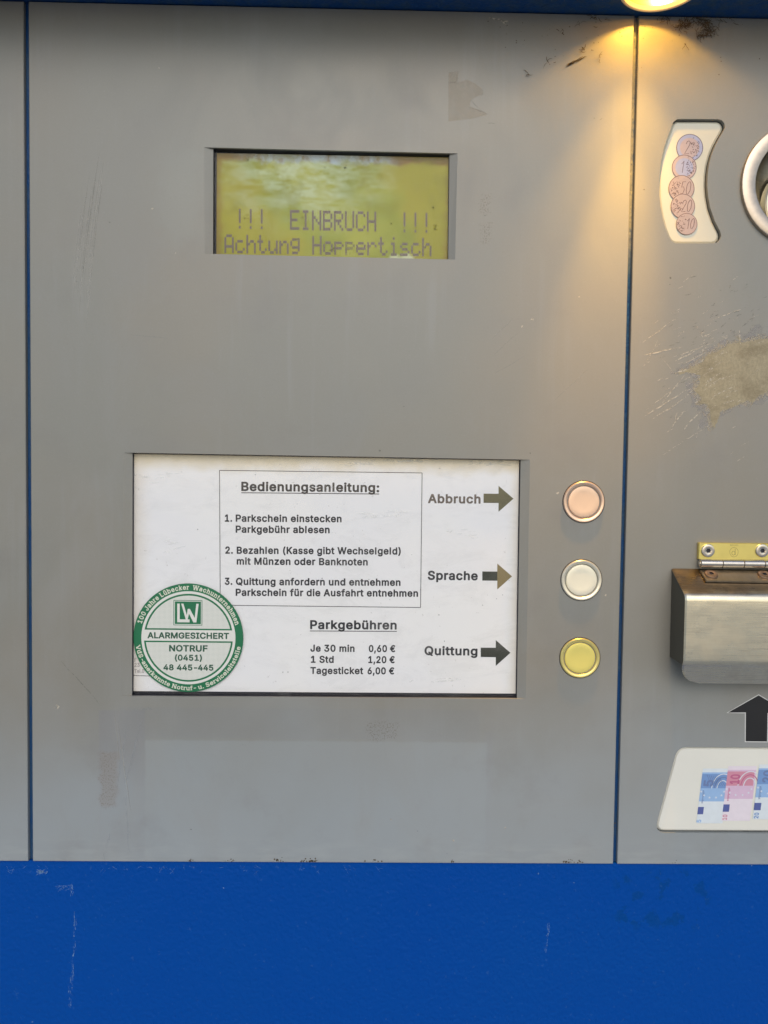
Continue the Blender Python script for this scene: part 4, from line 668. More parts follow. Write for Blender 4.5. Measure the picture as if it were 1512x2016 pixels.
NB = [plain('note_' + k, v, .5, vary=.07, scale=200) for k, v in (('blue', (.17, .30, .56)), ('sky', (.30, .47, .72)), ('pale', (.68, .74, .77)), ('navy', (.09, .12, .33)), ('rose', (.60, .26, .34)), ('pink', (.66, .48, .62)), ('blush', (.76, .69, .74)), ('magenta', (.48, .12, .24)), ('slate', (.14, .20, .38)), ('white', (.66, .70, .76)))]
for idx, (x0, y0, wd) in enumerate(((1384, 1513, 52), (1434, 1508, 56), (1495, 1505, 62))):
    y = .0010 - idx * .00008; m = flatmb(); sh = -.125
    def N(u, v, dy=0): return P(x0 + u * wd + v * 108 * sh * (1), y0 + v * 108, y + dy)
    def Q(u0, v0, u1, v1, mi, dy=0): m.quad(N(u0, v1, dy), N(u1, v1, dy), N(u1, v0, dy), N(u0, v0, dy), mi)
    blue = idx != 1; cA, cB, cC, cD, cN = (0, 1, 2, 3, 8) if blue else (4, 5, 6, 3, 7)
    Q(0, 0, 1, 1, cC); Q(0, .07, 1, .60, cB, -.00001); Q(0, .10, .95, .36, cA, -.00002)
    for k, (rx, ry) in enumerate(((.40, .13), (.30, .10), (.20, .07))):    # arch
        pts = [(x0 + (.82 + rx * math.cos(a)) * wd * 1 + (.36 - ry * 2 * math.sin(a)) * 108 * sh, y0 + (.36 - ry * 2 * math.sin(a)) * 108) for a in [math.pi * j / 12 for j in range(13)]]
        stroke(m, pts, 1.8, y - .00004, False, 9 if k != 1 else cN)
    if blue and idx == 0:
        for k in range(7): stroke(m, [(x0 + 8 + k * 4, y0 + 12 + k), (x0 + 16 + k * 4.5, y0 + 34)], 1.1, y - .00004, False, cN)
    for k in range(6):                                       # stars
        a = math.pi * (.05 + k * .18); sx_, sy_ = x0 + wd * (.5 - .44 * math.cos(a)) + .5 * 108 * sh, y0 + 108 * (.40 + .135 * math.sin(a))
        st = [P(sx_ + (2.9 if j % 2 == 0 else 1.1) * math.sin(j * math.pi / 5), sy_ - (2.9 if j % 2 == 0 else 1.1) * math.cos(j * math.pi / 5), y - .00005) for j in range(10)]
        m.face([st], 9)
    Q(.02, .78, .26, .92, cD, -.00003) if False else Q(.0, .70, .22, .835, cD, -.00003)
    for k in range(11): Q(.10, .40 + k * .022, .15 + (k % 3) * .012, .412 + k * .022, cN, -.00003)
    # numerals printed sideways: read from the left edge upwards
    lab = ('5', '10', '20')[idx]
    def side_text(u, v, hgt, wid, mi):
        out, a_, b_ = layout(lab, 'r'); o = N(u, v, -.00006); sy = hgt * U / .569; sx = wid * U / (b_ - a_)
        upv = Vector((-1, 0, 0)); ex = Vector((.12, 0, 1)).normalized()
        for xx, g in out: addtri(m, [o + ex * sx * (xx + q_.x - a_) + upv * sy * (q_.y + .030) for q_ in g[1]], g[2], mi)
    side_text(.46, .33, 20, (14, 20, 25)[idx], cN); side_text(.18, .985, 9.5, (6, 11, 12)[idx], cA if not blue else (1 if idx == 0 else 0))
    m.build('banknote_picture', NB, nwp, label=('blue five euro note picture', 'pink ten euro note picture', 'blue twenty euro note picture')[idx])

# ---- arrow print below the flap
ar = [(1493.6, 1368.8), (1433, 1402.8), (1468.3, 1402.6), (1468, 1459.3), (1510, 1459.8), (1511, 1403.5), (1553, 1404)]
edge = plain('arrow_outline_white', (.62, .62, .6), .5)
loop = [P(a, b, -.0001) for a, b in ar]
m = MB(); m.face([[at(p, -.0001) for p in inset(loop, -.0007)]], 1); m.face([[at(p, -.0002) for p in loop]], 0); m.build('arrow_sign', [BLACK, edge], machine, label='black upward arrow under the steel flap')

# ---- coin entry dish
dish = empty('coin_entry', cc, label='round steel coin entry cut by the right edge of the photo'); dish.parent = machine
o = Vector((0, 0, 0)); r1 = 120 * U
MB().lathe(o, [(r1, .0003), (r1, -.0024), (r1 - .0003, -.0030), (r1 - .0009, -.0033), (dish_r + .0012, -.0033), (dish_r + .0006, -.0030), (dish_r + .0003, -.0024), (dish_r - .0003, .0015)], 96).build('ring', brushed('worn_ring_steel', (.50, .43, .35), .38, (1, 1, 1), .32, 190), dish, smooth=True)
prof = [((dish_r - .0006) * math.cos(t_), .001 + .016 * math.sin(t_)) for t_ in [math.pi / 2 * k / 10 for k in range(11)]]
cup = brushed('turned_cup', (.42, .38, .30), .34, (1, 1, 30), .35)
MB().lathe(o, prof, 72).build('cup', cup, dish, smooth=True)
c2 = Vector((.004, .004, -.012))
MB().lathe(c2, [(.0300, .007), (.0295, .0005), (.0285, -.0005), (.026, -.0006), (.018, .0015), (.006, .0035), (0, .0037)], 72).build('coin_plate', brushed('coin_plate_steel', (.60, .56, .42), .32, (1, 1, 20), .2), dish, smooth=True)

# ---- steel flap and hinge
flap = empty('flap', P(1420, 1230), label='brushed steel flap over the banknote slot'); flap.parent = machine
FO = P(1420, 1230)
HF = -.029
XR = P(1730, 1230).x
zA = P(1321, 1119).z; zB = P(1350, 1172, HF).z; zC = P(1350, 1306, HF).z; zD = P(1380, 1345, -.016).z
prof = [(-.001, zA)]
for t_ in (.1, .5, .85): prof.append((-.001 + (HF + .001) * t_, zA + (zB - zA) * t_))
for k in range(1, 8):
    t_ = k / 7; a = Vector((-.0253, zA + (zB - zA) * .87)); b = Vector((HF, zB)); c = Vector((HF, zB - .0045)); v = a.lerp(b, t_).lerp(b.lerp(c, t_), t_); prof.append((v.x, v.y))
prof += [(HF, zB - (zB - zC) * k / 4) for k in (1, 2, 3)]
for k in range(0, 8):
    t_ = k / 7; a = Vector((HF, zC + .0025)); b = Vector((HF, zC)); c = Vector((HF + .0022, zC - .0025)); v = a.lerp(b, t_).lerp(b.lerp(c, t_), t_); prof.append((v.x, v.y))
e0 = Vector(prof[-1]); e1 = Vector((-.0165, zD))
for k in range(1, 9): v = e0.lerp(e1, k / 8); prof.append((v.x, v.y))
xl = P(1350, 1172, HF).x
def xleft(y, z):
    if z > zC: return xl
    t_ = (zC - z) / (zC - zD); return xl + .0165 * (1 - math.sqrt(max(0, 1 - t_ * t_)))
def xl2(y, z): return xleft(y, z)
th = .0013
def nrm(i):
    a, b = Vector(prof[max(0, i - 1)]), Vector(prof[min(len(prof) - 1, i + 1)]); t_ = (b - a).normalized(); return Vector((-t_.y, t_.x))
outL = [Vector((xl2(*p) + .0011, p[0], p[1])) for p in prof]; outR = [Vector((XR, p[0], p[1])) for p in prof]
inn = []
for i, p in enumerate(prof):
    n_ = nrm(i); 
    if n_.x < 0: n_ = -n_
    inn.append((p[0] + n_.x * th, p[1] + n_.y * th))
inL = [Vector((xl2(*p) , q_[0], q_[1])) for p, q_ in zip(prof, inn)]; inR = [Vector((XR, q_[0], q_[1])) for q_ in inn]
midL = [Vector((a_.x - .0011, a_.y + (c_.y - a_.y) * .6, a_.z + (c_.z - a_.z) * .6)) for a_, c_ in zip(outL, inL)]
m = MB(); m.strip(outL, outR, False); m.strip(inL, inR, False); m.strip(outL, midL, False); m.strip(midL, inL, False); m.strip(outR, inR, False); m.quad(outL[-1], outR[-1], inR[-1], inL[-1]); m.quad(outL[0], outR[0], inR[0], inL[0])
fc = m.build('cover', STEELC, flap, smooth=True, loc=FO)
# side plate: dark cheek from the wall out to the cover
cut = [i for i, p in enumerate(prof) if p[1] > zC - .004]
sp_ = [Vector((0, inn[i][0], inn[i][1])) for i in cut] + [Vector((0, -.0012, zC - .0015))]
for xx in (xl + .0003, XR - .002):
    m = MB(); A = [Vector((xx, v.y, v.z)) for v in sp_]; B = [Vector((xx + .0012, v.y, v.z)) for v in sp_]
    m.strip(A, B); n_ = len(A); m.add(A, [tuple(range(n_))]); m.add(B, [tuple(range(n_))[::-1]])
    m.build('side_plate', STEELD, flap, loc=FO)
# hinge
hg = empty('hinge', P(1440, 1095), label='yellow and steel hinge with countersunk screws above the flap'); hg.parent = machine; HO = P(1440, 1095)
hx0, hx1 = P(1376, 1068, -.003).x, P(1652, 1070, -.003).x; hz1 = P(1376, 1068, -.003).z; hz0 = P(1376, 1101, -.003).z
lo = roundpoly(rect(hx0, hx1, hz0, hz1), .0006, 3)
m = MB(); i_ = inset(lo, .0004); m.face([[at(p, -.0035) for p in i_]]); m.strip([at(p, -.0035) for p in i_], [at(p, -.003) for p in lo]); m.strip([at(p, -.003) for p in lo], [at(p, -.0002) for p in lo]); m.build('upper_leaf', BRASS, hg, loc=HO)
kz = (P(1380, 1101, -.005).z + P(1380, 1117, -.005).z) / 2; kr = .0033
xs = [P(a, 1109, -.006).x for a in (1378.5, 1421.5, 1463.5, 1504.5, 1547, 1590, 1632)]
for a, b in zip(xs, xs[1:]):
    m = MB(); ring = lambda x, r: [Vector((x, -.0052 + r * math.cos(6.2832 * k / 24), kz + r * math.sin(6.2832 * k / 24))) for k in range(24)]
    rr = [ring(a + .0001, kr * .8), ring(a + .0004, kr), ring(b - .0004, kr), ring(b - .0001, kr * .8)]
    for u, v in zip(rr, rr[1:]): m.strip(u, v)
    m.add(rr[0], [tuple(range(24))]); m.add(rr[-1], [tuple(range(24))]); m.build('knuckle', CHROME, hg, smooth=True, loc=HO)
m = MB(); rr = [ring(xs[0] - .0006, kr * .5), ring(xs[-1] + .0006, kr * .5)]; m.strip(*rr); m.add(rr[0], [tuple(range(24))]); m.add(rr[1], [tuple(range(24))]); m.build('pin', CHROME, hg, loc=HO)
# lower leaf lies on the sloping top of the flap
sd = Vector((0, HF + .001, zB - zA)).normalized(); sn = Vector((0, sd.z, -sd.y)); sn = -sn if sn.y > 0 else sn
b0 = Vector((0, -.001, zA)) + sn * .0006 + sd * .004
def L(x, s_, h=0.0): return Vector((x, b0.y, b0.z)) + sd * s_ + sn * h
m = MB(); x0_, x1_ = P(1385, 1130, -.012).x, P(1640, 1130, -.012).x; Ld = .0135
for q_ in (([L(x0_ + .0003, 0, .0014), L(x1_, 0, .0014), L(x1_, Ld - .0003, .0014), L(x0_ + .0003, Ld - .0003, .0014)]),): m.quad(*q_)
m.quad(L(x0_, Ld), L(x1_, Ld), L(x1_, Ld - .0003, .0014), L(x0_ + .0003, Ld - .0003, .0014)); m.quad(L(x0_, 0), L(x0_, Ld), L(x0_ + .0003, Ld - .0003, .0014), L(x0_ + .0003, 0, .0014))
m.build('lower_leaf', brushed('leaf_steel', (.42, .36, .27), .35, (8, 1, 1), .2), hg, loc=HO)
def screw(c, n, mat, r, parent, loc):
    zz = n.normalized(); ax = Vector((1, 0, 0)); bx = zz.cross(ax).normalized(); m = MB()
    def ringp(rad, h, k=32, rot=0): return [c + (ax * math.cos(6.2832 * i / k + rot) + bx * math.sin(6.2832 * i / k + rot)) * rad + zz * h for i in range(k)]
    rs = [ringp(r, 0), ringp(r, .0007), ringp(r * .93, .0012), ringp(r * .72, .0014), ringp(r * .5, .0013)]
    for u, v in zip(rs, rs[1:]): m.strip(u, v)
    hx = [c + (ax * math.cos(6.2832 * (i // (32 // 6 + 1)) / 6) + bx * math.sin(6.2832 * (i // (32 // 6 + 1)) / 6)) * r * .36 + zz * .0012 for i in range(32)]
    m.strip(rs[-1], hx); lo_ = [p - zz * .0009 for p in hx]; m.strip(hx, lo_, True, 1); m.add([c + zz * .0003] + lo_, [(0, 1 + i, 1 + (i + 1) % 32) for i in range(32)], 1)
    m.build('screw', [mat, RUBBER], parent, smooth=True, loc=loc)
for px in (1393.5, 1500, 1606): screw(P(px, 1084, -.0036), Vector((0, -1, 0)), CHROME, .0052, hg, HO)
RUSTY = plain('tarnished_screw', (.38, .26, .18), .32, .9, vary=.25, scale=400)
for px in (1402, 1507, 1612): screw(L(P(px, 1126, -.012).x, .0058, .0015), sn, RUSTY, .0050, hg, HO)
m = flatmb(); ec = (1445, 1087)   # stamped emblem
octo = [(ec[0] + 8.6 * math.cos(a) * (1.0 if k % 2 else .97), ec[1] + 9.6 * math.sin(a)) for k, a in enumerate([6.2832 * (j + .5) / 10 for j in range(11)])]
stroke(m, octo, .7, -.00356, False)
stroke(m, [(ec[0] + 3.2 * math.cos(a) - 1, ec[1] + 2 + 3.8 * math.sin(a)) for a in [6.2832 * j / 12 for j in range(13)]], .9, -.00356, False); stroke(m, [(ec[0] + 2.4, ec[1] - 7), (ec[0] + 2.4, ec[1] + 6)], .9, -.00356, False)
for k in range(7): stroke(m, [(1438 + k * 2.4, 1071.6), (1438.4 + k * 2.4, 1075)], .6, -.00356, False)
m.build('stamped_emblem', decal('stamp_line', (.42, .34, .10), .7, lo=.1, hi=.3), hg, loc=HO)

# ---- canopy with the lamp let into its underside
lc = Vector((P(1270, 20).x, -.0365, ZT + .001))
cv = MB(); CY = -.072
sof = [Vector((-W2, 0, .0)), Vector((W2, 0, 0)), Vector((W2, 0, 1)), Vector((-W2, 0, 1))]
# underside face with a round hole: built in xy by swapping axes
hole = [Vector((lc.x + .0285 * math.cos(6.2832 * i / 64), lc.y + .0285 * math.sin(6.2832 * i / 64))) for i in range(64)]
outer = [Vector((-W2, CY)), Vector((W2, CY)), Vector((W2, .0299)), Vector((-W2, .0299))]
allp = outer + hole; tr = tessellate_polygon([[Vector((p.x, p.y, 0)) for p in outer], [Vector((p.x, p.y, 0)) for p in hole]])
cv.add([(p.x, p.y, lc.z) for p in allp], [tuple(t_) for t_ in tr])
T = ZT + .24
cv.quad((-W2, CY, lc.z), (W2, CY, lc.z), (W2, CY, T), (-W2, CY, T)); cv.quad((-W2, CY, T), (W2, CY, T), (W2, .0299, T), (-W2, .0299, T))
for x in (-W2, W2): cv.quad((x, CY, lc.z), (x, CY, T), (x, .0299, T), (x, .0299, lc.z))
cv.build('canopy', BLUE3, machine, label='dark blue overhang above the panels')
lamp = empty('downlight', lc, label='lit round downlight under the blue overhang'); lamp.parent = machine
o = Vector((0, 0, 0))
MB().lathe(o, [(.0300, -.0001), (.0303, -.0012), (.0298, -.0024), (.0288, -.0028), (.0276, -.0024), (.0269, -.0012), (.0267, .004)], 72, 'Z').build('trim_ring', plain('lamp_trim', (.78, .74, .66), .3, .7), lamp, smooth=True)
t = NT('warm_reflector'); t.set(col=(.9, .75, .45), rough=.25, metal=.9, ec=(1, .60, .16), es=0.3)
MB().lathe(o, [(.0268, .0005), (.0266, .004), (.0262, .010), (.0250, .016), (.0225, .022), (.018, .027), (.010, .030), (0, .031)], 72, 'Z').build('reflector', t.m, lamp, smooth=True)
t = NT('hot_bulb'); t.set(col=(1, .9, .6), ec=(1, .78, .38), es=0.3 * 6)
MB().lathe(Vector((0, 0, .022)), [(.0, -.0015), (.003, -.001), (.0042, .001), (.004, .005), (0, .007)], 24, 'Z').build('bulb', t.m, lamp, smooth=True)
for nm, size, blend, en, hz_, tilt in (('lamp_wide', 140, .1, 0.64, .019, (0, 0)), ('lamp_beam', 60, 1.0, 5.2, .016, (0, 4)), ('lamp_core', 26, 1.0, 9.0, .016, (6, 5))):
    ld = bpy.data.lights.new(nm, 'SPOT'); ld.spot_size = R(size); ld.spot_blend = blend; ld.energy = en; ld.color = (1, .52, .06); ld.shadow_soft_size = .005
    lo_ = bpy.data.objects.new(nm, ld); COL.objects.link(lo_); lo_.parent = lamp; lo_.location = (0, 0, hz_); lo_.rotation_euler = (R(tilt[0]), R(tilt[1]), 0)

# ------------------------------------------------------------------ round alarm sticker on the pane
SYK = GY - .0004
sc_ = P(371, 1255.8, SYK); k_ = U * (D + SYK) / D
stk = empty('alarm_sticker', sc_, category='sticker', label='round green and white alarm sticker on the lower left corner of the instruction window')
G_ = plain('sticker_green', (.008, .155, .062), .4, vary=.1); Wt = plain('sticker_white', (.72, .72, .66), .4, vary=.04)
t = NT('sticker_dotted'); X, Y, Z = t.xyz(); pt = 2.42 * k_
fx = t.math('SUBTRACT', t.math('FRACT', t.math('DIVIDE', X, pt)), .5); fz = t.math('SUBTRACT', t.math('FRACT', t.math('DIVIDE', Z, pt)), .5)
dd = t.math('SQRT', t.add(t.mul(fx, fx), t.mul(fz, fz)))
t.set(col=t.mix(t.math('SUBTRACT', 1., t.step(dd, .18, .30)), (.72, .72, .66), (.36, .44, .36)), rough=.4); DOT = t.m
z0 = Vector((0, 0, 0)); Rr = 108 * k_
m = MB(); m.lathe(z0, [(Rr, .0003), (Rr, 0.0)], 96); m.strip(circle(z0, Rr, 96), circle(z0, 92.6 * k_, 96)); m.build('rim', G_, stk)
m = flatmb(); disc(m, z0, 92.6 * k_, 0, 0, 96); m.build('face', Wt, stk)
ylow, yup = -6.2 * k_, 15.6 * k_     # the white band (relative to the centre)
def seg_loop(r, zlim, upper, n=48):
    a = math.asin(zlim / r); 
    return [Vector((r * math.cos(t_), 0, r * math.sin(t_))) for t_ in ([a + (math.pi - 2 * a) * i / n for i in range(n + 1)] if upper else [math.pi - a + (math.pi + 2 * a) * i / n for i in range(n + 1)])]
for zl, up in ((yup, True), (ylow, False)):
    m = flatmb(); o1 = seg_loop(87.5 * k_, zl, up); i1 = seg_loop(84.0 * k_, zl + (3.0 * k_ if up else -3.0 * k_), up)
    m.strip([at(p, -.00004) for p in o1], [at(p, -.00004) for p in i1]); m.build('green_outline', G_, stk)
    m = flatmb(); m.face([[at(p, -.00003) for p in i1]]); m.build('dotted_field', DOT, stk)
def sx(px): return (px - 371) * k_
def sz(py): return (1255.8 - py) * k_
m = flatmb()
def sq(x0, y0, x1, y1, y, mi): m.quad((sx(x0), y, sz(y1)), (sx(x1), y, sz(y1)), (sx(x1), y, sz(y0)), (sx(x0), y, sz(y0)), mi)
sq(341.6, 1181, 398, 1231, -.00006, 0); sq(342.8, 1182.2, 396.8, 1229.8, -.00008, 1); sq(344.2, 1183.6, 395.4, 1228.4, -.0001, 0)
def LZ(a, b): return Vector((sx(250 + a / 6.048), -.00013, sz(1130 + b / 6.048)))
def poly(pts): m.face([[LZ(*p) for p in pts]], 1)
poly([(598, 350), (628, 350), (628, 538), (745, 538), (745, 574), (598, 574)])
m.face([[at(LZ(*p), -.00015) for p in [(645, 350), (672, 350), (712, 488), (722, 412), (748, 412), (806, 520), (824, 350), (853, 350), (826, 574), (790, 574), (738, 470), (722, 540), (700, 540)]]], 1)
m.build('logo', [G_, Wt], stk)
def sticker_text(txt, x0, x1, yb, cap):
    mm = flatmb(); out, a, b = layout(txt, 'r'); s_ = (sx(x1) - sx(x0)) / (b - a); sy = cap * k_ / .569
    for x, g in out: addtri(mm, [Vector((sx(x0) + s_ * (x + v.x - a), -.0001, sz(yb) + sy * (v.y + .030))) for v in g[1]], g[2], 0)
    mm.build('text_line', plain('sticker_dark_green', (.02, .09, .05), .4), stk)
for a_ in (('ALARMGESICHERT', 290.5, 451, 1257.4, 12.3), ('NOTRUF', 333, 409, 1283, 12.8), ('(0451)', 344.5, 397.8, 1301.3, 12), ('48 445-445', 322, 420.3, 1320.8, 12)): sticker_text(*a_)
CREAM = plain('sticker_cream', (.66, .68, .55), .4)
m = flatmb(); arctext(m, '100 Jahre Lübecker  Wachunternehmen', z0, 95.6 * k_, R(163.5), R(15.5), 9.6 * k_, -.0001, True, .20); m.build('text_line', CREAM, stk)
m = flatmb(); arctext(m, 'VdS-anerkannte Notruf- u. Serviceleitstelle', z0, 104.6 * k_, R(188.5), R(350.5), 8.8 * k_, -.0001, False, .20); m.build('text_line', CREAM, stk)

# ------------------------------------------------------------------ wear on the machine
rnd = random.Random(3); FY = -.00006
m = flatmb()
for k in range(30):                         # long faint vertical rub left of the display
    t0 = rnd.uniform(0, .55); x0 = 192 - 45 * t0 + rnd.uniform(-14, 18); y0 = 295 + 300 * t0 + rnd.uniform(-8, 40); ln = rnd.uniform(70, 190)
    pts = []
    for j in range(9):
        u = j / 8; yy = y0 + ln * u; pts.append((x0 - (yy - y0) * .17 * (1 - .55 * (yy - 295) / 420), yy))
    stroke(m, pts, rnd.uniform(.7, 1.8), FY)
for a in ((968, 668, 1012, 625), (970, 700, 1020, 655), (975, 735, 1035, 700), (1085, 795, 1160, 725), (255, 658, 330, 665), (225, 1400, 235, 1500), (233, 1420, 258, 1600)): stroke(m, wob(*a, 8, .8, rnd), 1.2, FY)
m.build('faint_scratches', SCR_L, machine, kind='stuff')
m = flatmb()
for a, w in (((1265, 700, 1338, 683), 2.2), ((1329, 711, 1373, 688), 2.6), ((1262, 677, 1335, 625), 1.2), ((1269, 820, 1352, 768), 2.0), ((1302, 795, 1348, 738), 1.6), ((1320, 845, 1345, 810), 2), ((1343, 848, 1378, 810), 2), ((1299, 899, 1390, 842), .9),
             ((1272, 806, 1345, 752), 1.0), ((1335, 733, 1352, 728), 3), ((1330, 832, 1333, 812), 2), ((1402, 630, 1452, 610), 1.2), ((1370, 640, 1385, 665), 2), ((1376, 650, 1392, 665), 2), ((1264, 728, 1296, 670), .8), ((1400, 783, 1446, 760), 1.6), ((1383, 760, 1450, 735), 1.0), ((1455, 650, 1459, 678), 2),
             ((1304, 707, 1325, 733), .8), ((1370, 868, 1376, 835), .8), ((962, 36, 1004, 43), 4), ((985, 38, 998, 52), 2.5), ((1283, 826, 1340, 790), 1.4), ((1310, 812, 1372, 762), 1.2), ((1336, 700, 1400, 676), 1.6), ((1345, 716, 1392, 694), 1.3)):
    n_ = max(5, int(math.hypot(a[2] - a[0], a[3] - a[1]) / 6)); stroke(m, wob(*a, n_, .9, rnd), w, FY - .00008)
for k in range(120):
    x, y = rnd.gauss(1385, 48), rnd.gauss(725, 65); ln = rnd.uniform(4, 20)
    if x < 1262: continue
    stroke(m, wob(x, y, x + ln, y - ln * rnd.uniform(.3, .8), 4, .6, rnd), rnd.uniform(.5, 1.3), FY - .00008)
for px, py, r_ in ((1028, 643, 2.6), (1048, 629, 3), (1140, 584, 2), (1098, 971, 3.2), (1193, 1172, 2.6), (112, 1392, 5), (893, 1655, 2.2), (300, 411, 2.5), (345, 498, 1.6), (313, 134, 1.4), (995, 1720 - 90, 2), (770, 1613, 2)): blob(m, px, py, r_, FY, rnd)
m.build('bare_scratches', SCR_B, machine, kind='stuff')
m = flatmb()
for k in range(70):
    x, y = rnd.gauss(1440, 50), rnd.gauss(640, 35)
    if x > 1262: stroke(m, wob(x, y, x + rnd.uniform(3, 12), y - rnd.uniform(0, 7), 4, 1.2, rnd), rnd.uniform(.6, 1.6), FY)
for k in range(28):
    x, y = rnd.gauss(1345, 30), rnd.gauss(720, 60)
    if x > 1262: stroke(m, wob(x, y, x + rnd.uniform(3, 14), y - rnd.uniform(0, 6), 4, 1.0, rnd), rnd.uniform(.5, 1.2), FY)
for px, py, r_ in ((216, 438, 1.6), (748, 887, 2.2), (1044, 892, 1.4), (376, 1633, 1.6), (151, 553, 1.6), (1268, 373, 1.6), (1170, 233, 1.4), (1320, 547, 2), (1319, 560, 1.4), (822, 1636, 1), (795, 800, 1), (880, 1680, 1.5), (955, 424, 1.5)): blob(m, px, py, r_, FY, rnd)
for a in ((118, 1300, 198, 1388), (884, 162, 902, 164), (900, 150, 895, 165), (925, 196, 950, 220), (960, 242, 975, 243), (922, 212, 962, 224)): stroke(m, wob(*a, 10, 1.0, rnd), .9, FY)
m.build('dark_scuffs', SCR_D, machine, kind='stuff')
m = flatmb()
for a, w in (((278, 1420, 240, 1580), 5), ((250, 1430, 226, 1570), 3), ((262, 1400, 300, 1395), 4), ((245, 1480, 255, 1680), 4), ((215, 1640, 205, 1694), 5)): stroke(m, wob(*a, 14, 2.0, rnd), w, FY + .00002)
m.build('wiped_smears', HAZE_L, machine, kind='stuff')
tp = [(415, 335), (495, 320), (490, 400), (475, 418), (560, 390), (625, 420), (685, 465), (690, 510), (640, 525), (590, 555), (585, 600), (640, 625), (700, 645), (720, 670), (600, 700), (415, 722)]
m = flatmb(); m.face([[P(780 + a / 4.032, 60 + b_ / 4.032, FY + .00003) for a, b_ in tp]]); m.build('tape_residue', decal('tape_residue_film', (.52, .445, .335), .36, scale=160, lo=.1, hi=.6), machine, label='faint tan tape residue right of the display')
# bare patch where the paint is gone
zz = [(530, 980), (600, 935), (700, 905), (800, 850), (830, 790), (880, 765), (960, 735), (1030, 690), (1110, 655), (1190, 640), (1205, 570), (1225, 640), (1330, 620), (1400, 600), (1512, 590), (1700, 600), (1850, 700), (1900, 850), (1820, 1000), (1680, 1100), (1512, 1170), (1400, 1220), (1350, 1290), (1290, 1270), (1200, 1300), (1110, 1350), (1000, 1380), (960, 1480), (930, 1575), (890, 1500), (880, 1380), (850, 1310), (760, 1300), (790, 1240), (700, 1160), (760, 1090), (770, 1000), (700, 965), (600, 965)]
lp_ = []
for i, (a, b) in enumerate(zz):
    c, d = zz[(i + 1) % len(zz)]; n_ = max(1, int(math.hypot(c - a, d - b) / 22))
    for j in range(n_):
        t_ = j / n_; lp_.append(P(1240 + (a + (c - a) * t_ + rnd.uniform(-6, 6)) / 5.5588, 560 + (b + (d - b) * t_ + rnd.uniform(-6, 6)) / 5.5588, FY - .00003))
cen_ = P(1512, 740, 0)
for nm_, lo_r, hi_r, mt_ in (('primer_smear', .002, .011, decal('primer_smear', (.36, .35, .352), .34, scale=130, lo=.38, hi=.62)), ('primer_smear', .001, .006, decal('tan_smear', (.46, .41, .32), .55, scale=240, lo=.45, hi=.6))):
    ol_ = []; d0_ = 0
    for i, q_ in enumerate(lp_): d_ = Vector((q_.x - cen_.x, 0, q_.z - cen_.z)).normalized(); d0_ = d0_ * .7 + rnd.uniform(lo_r, hi_r) * .3; ol_.append(q_ + d_ * d0_ * (1.4 if q_.x < cen_.x else 1) + Vector((0, .00003 if hi_r > .01 else .00002, 0)))
    m = flatmb(); m.face([ol_]); m.build(nm_, mt_, machine, label='faint smear round the scraped tan patch')
orim = []
for i, q_ in enumerate(lp_): d_ = Vector((q_.x - cen_.x, 0, q_.z - cen_.z)).normalized(); orim.append(q_ + d_ * rnd.uniform(.0004, .0040) + Vector((0, .00001, 0)))
m = flatmb(); m.face([orim]); m.build('speckled_rim', decal('bare_speckle', (.40, .35, .25), .85, scale=900, lo=.47, hi=.55), machine, label='speckled rim of the scraped tan patch')
m = flatmb(); m.face([lp_])
for k in range(150):
    q_ = lp_[rnd.randrange(len(lp_))]; c_ = P(1512, 740, 0); d_ = Vector((q_.x - c_.x, 0, q_.z - c_.z)).normalized(); s_ = rnd.uniform(.0008, .005); w_ = rnd.uniform(.0001, .0005)
    a_ = Vector((d_.x * .6 - .5, 0, d_.z * .6 - .35)).normalized(); n_ = Vector((-a_.z, 0, a_.x)); p0_ = q_ - d_ * .0015; p1_ = q_ + a_ * s_; yy_ = FY - .00003 - k * 2e-7
    m.add([at(p0_ + n_ * w_, yy_), at(p1_, yy_), at(p0_ - n_ * w_, yy_)], [(0, 1, 2)])
m.build('bare_patch', BARE, machine, label='scraped tan patch on the right panel where paint is missing')
# scrapes on the blue
m = flatmb(); BY = .0021
for k in range(26): stroke(m, wob(70 + rnd.uniform(0, 24), 1713 + rnd.uniform(-2, 5), 70 + rnd.uniform(0, 26), 1717 + rnd.uniform(-2, 6), 3, .7, rnd), .9, BY)
for k in range(46):
    yy = rnd.uniform(1738, 1990); xx = 141 + 6 * math.sin(yy * .018) + rnd.uniform(-3, 3); stroke(m, wob(xx, yy, xx + rnd.uniform(-1.5, 1.5), yy + rnd.uniform(4, 18), 4, .6, rnd), rnd.uniform(.5, 1.3), BY)
for k in range(16): stroke(m, wob(105 + rnd.uniform(0, 38), 1742 + rnd.uniform(-6, 8), 108 + rnd.uniform(0, 38), 1748 + rnd.uniform(-6, 8), 3, .5, rnd), .6, BY)
for k in range(14):
    yy = rnd.uniform(1815, 1870); xx = 1081 - (yy - 1815) * .1 + rnd.uniform(-3, 3); stroke(m, wob(xx, yy, xx - 1, yy + rnd.uniform(5, 14), 3, .5, rnd), .8, BY)
for px, py, r_ in ((1060, 1720, 1.8), (1130, 1738, 1.3), (440, 1748, 1.4), (64, 2012, 1.4), (1480, 1704, 1.6)): blob(m, px, py, r_, BY, rnd)
for k in range(60): x = rnd.uniform(10, 780); stroke(m, wob(x, 1703 + abs(rnd.gauss(0, 8)), x + rnd.uniform(4, 12), 1704 + abs(rnd.gauss(0, 8)), 3, .5, rnd), .5, BY)
m.build('white_scrapes', SCR_W, machine, kind='stuff')

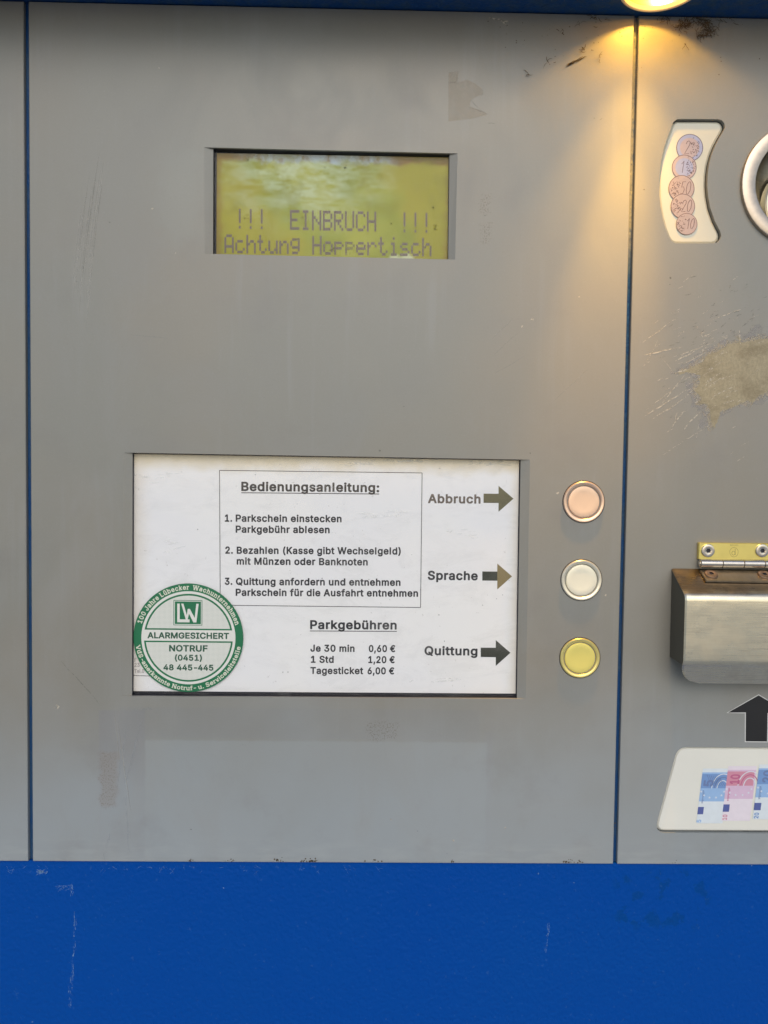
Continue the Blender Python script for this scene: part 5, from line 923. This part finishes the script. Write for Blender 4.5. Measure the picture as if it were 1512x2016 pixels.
# ------------------------------------------------------------------ dirt and cobweb caught under the overhang and at the lower edge
m = flatmb(); rnd = random.Random(21)
def fuzz(px, py, s, n, dens=1.0):
    n = n if px > 1260 else int(n * .6)
    for k in range(n):
        x, y = rnd.gauss(px, s), rnd.gauss(py, s * .6); a = rnd.uniform(0, 6.28); l = rnd.uniform(2, 9)
        pts = [(x, y)]
        for j in range(5): a += rnd.uniform(-.9, .9); pts.append((pts[-1][0] + math.cos(a) * l / 3, max(31.5 + (pts[-1][0] - 1253) * .02, pts[-1][1] + math.sin(a) * l / 3)))
        stroke(m, pts, rnd.uniform(.5, 1.5), rnd.uniform(-.0022, -.0002))
    for k in range(n // 3): blob(m, rnd.gauss(px, s * .8), max(34, rnd.gauss(py, s * .5)), rnd.uniform(.6, 2.0), rnd.uniform(-.0015, -.0002), rnd)
for a in ((1345, 50, 9, 40), (1392, 58, 11, 60), (1350, 46, 7, 30), (1388, 44, 9, 40), (1396, 66, 5, 26), (1378, 70, 2.5, 12), (1375, 36, 12, 24), (1310, 37, 8, 14), (1425, 40, 14, 14), (1168, 33, 4, 12), (1140, 46, 3, 8), (1195, 38, 3, 7), (1105, 65, 3, 5)): fuzz(*a)
for a in ((1113, 131, 1155, 111), (1118, 128, 1130, 124)):
    for j in range(5): stroke(m, wob(a[0] + rnd.uniform(-2, 2), a[1] + rnd.uniform(-1, 1), a[2] + rnd.uniform(-8, 2), a[3] + rnd.uniform(-1, 2), 9, 1.2, rnd), 1.2, -.0006)
fuzz(1147, 98, 4, 12); fuzz(1040, 145, 3, 7); fuzz(1082, 125, 4, 8); fuzz(1182, 113, 3, 5); fuzz(1186, 232, .8, 3); fuzz(1350, 87, 1, 3); fuzz(1175, 53, 1, 3)
for k in range(60): blob(m, rnd.uniform(960, 1512), 36 + abs(rnd.gauss(0, 45)), rnd.uniform(.4, 1.3), -.0002, rnd, 6)
for px, w, n_ in ((375, 5, 8), (548, 6, 16), (597, 5, 8), (614, 9, 22), (1120, 10, 16), (1142, 6, 8), (455, 20, 8), (735, 12, 6), (890, 3, 5), (1330, 3, 3)):
    for k in range(n_): blob(m, rnd.gauss(px, w * .6), 1694.5 + (px - 57) * .004 - abs(rnd.gauss(0, 3.2)), rnd.uniform(.6, 1.9), -.0002, rnd, 6)
for k in range(10): blob(m, 1208.5 + rnd.uniform(-3, 3), 1628 + rnd.uniform(-9, 12), rnd.uniform(.8, 2), .0005, rnd, 6)
m.build('dirt_and_cobweb', DIRT, None, kind='stuff', category='dirt', label='brown cobweb shreds and dirt specks under the blue overhang and along the lower edge')
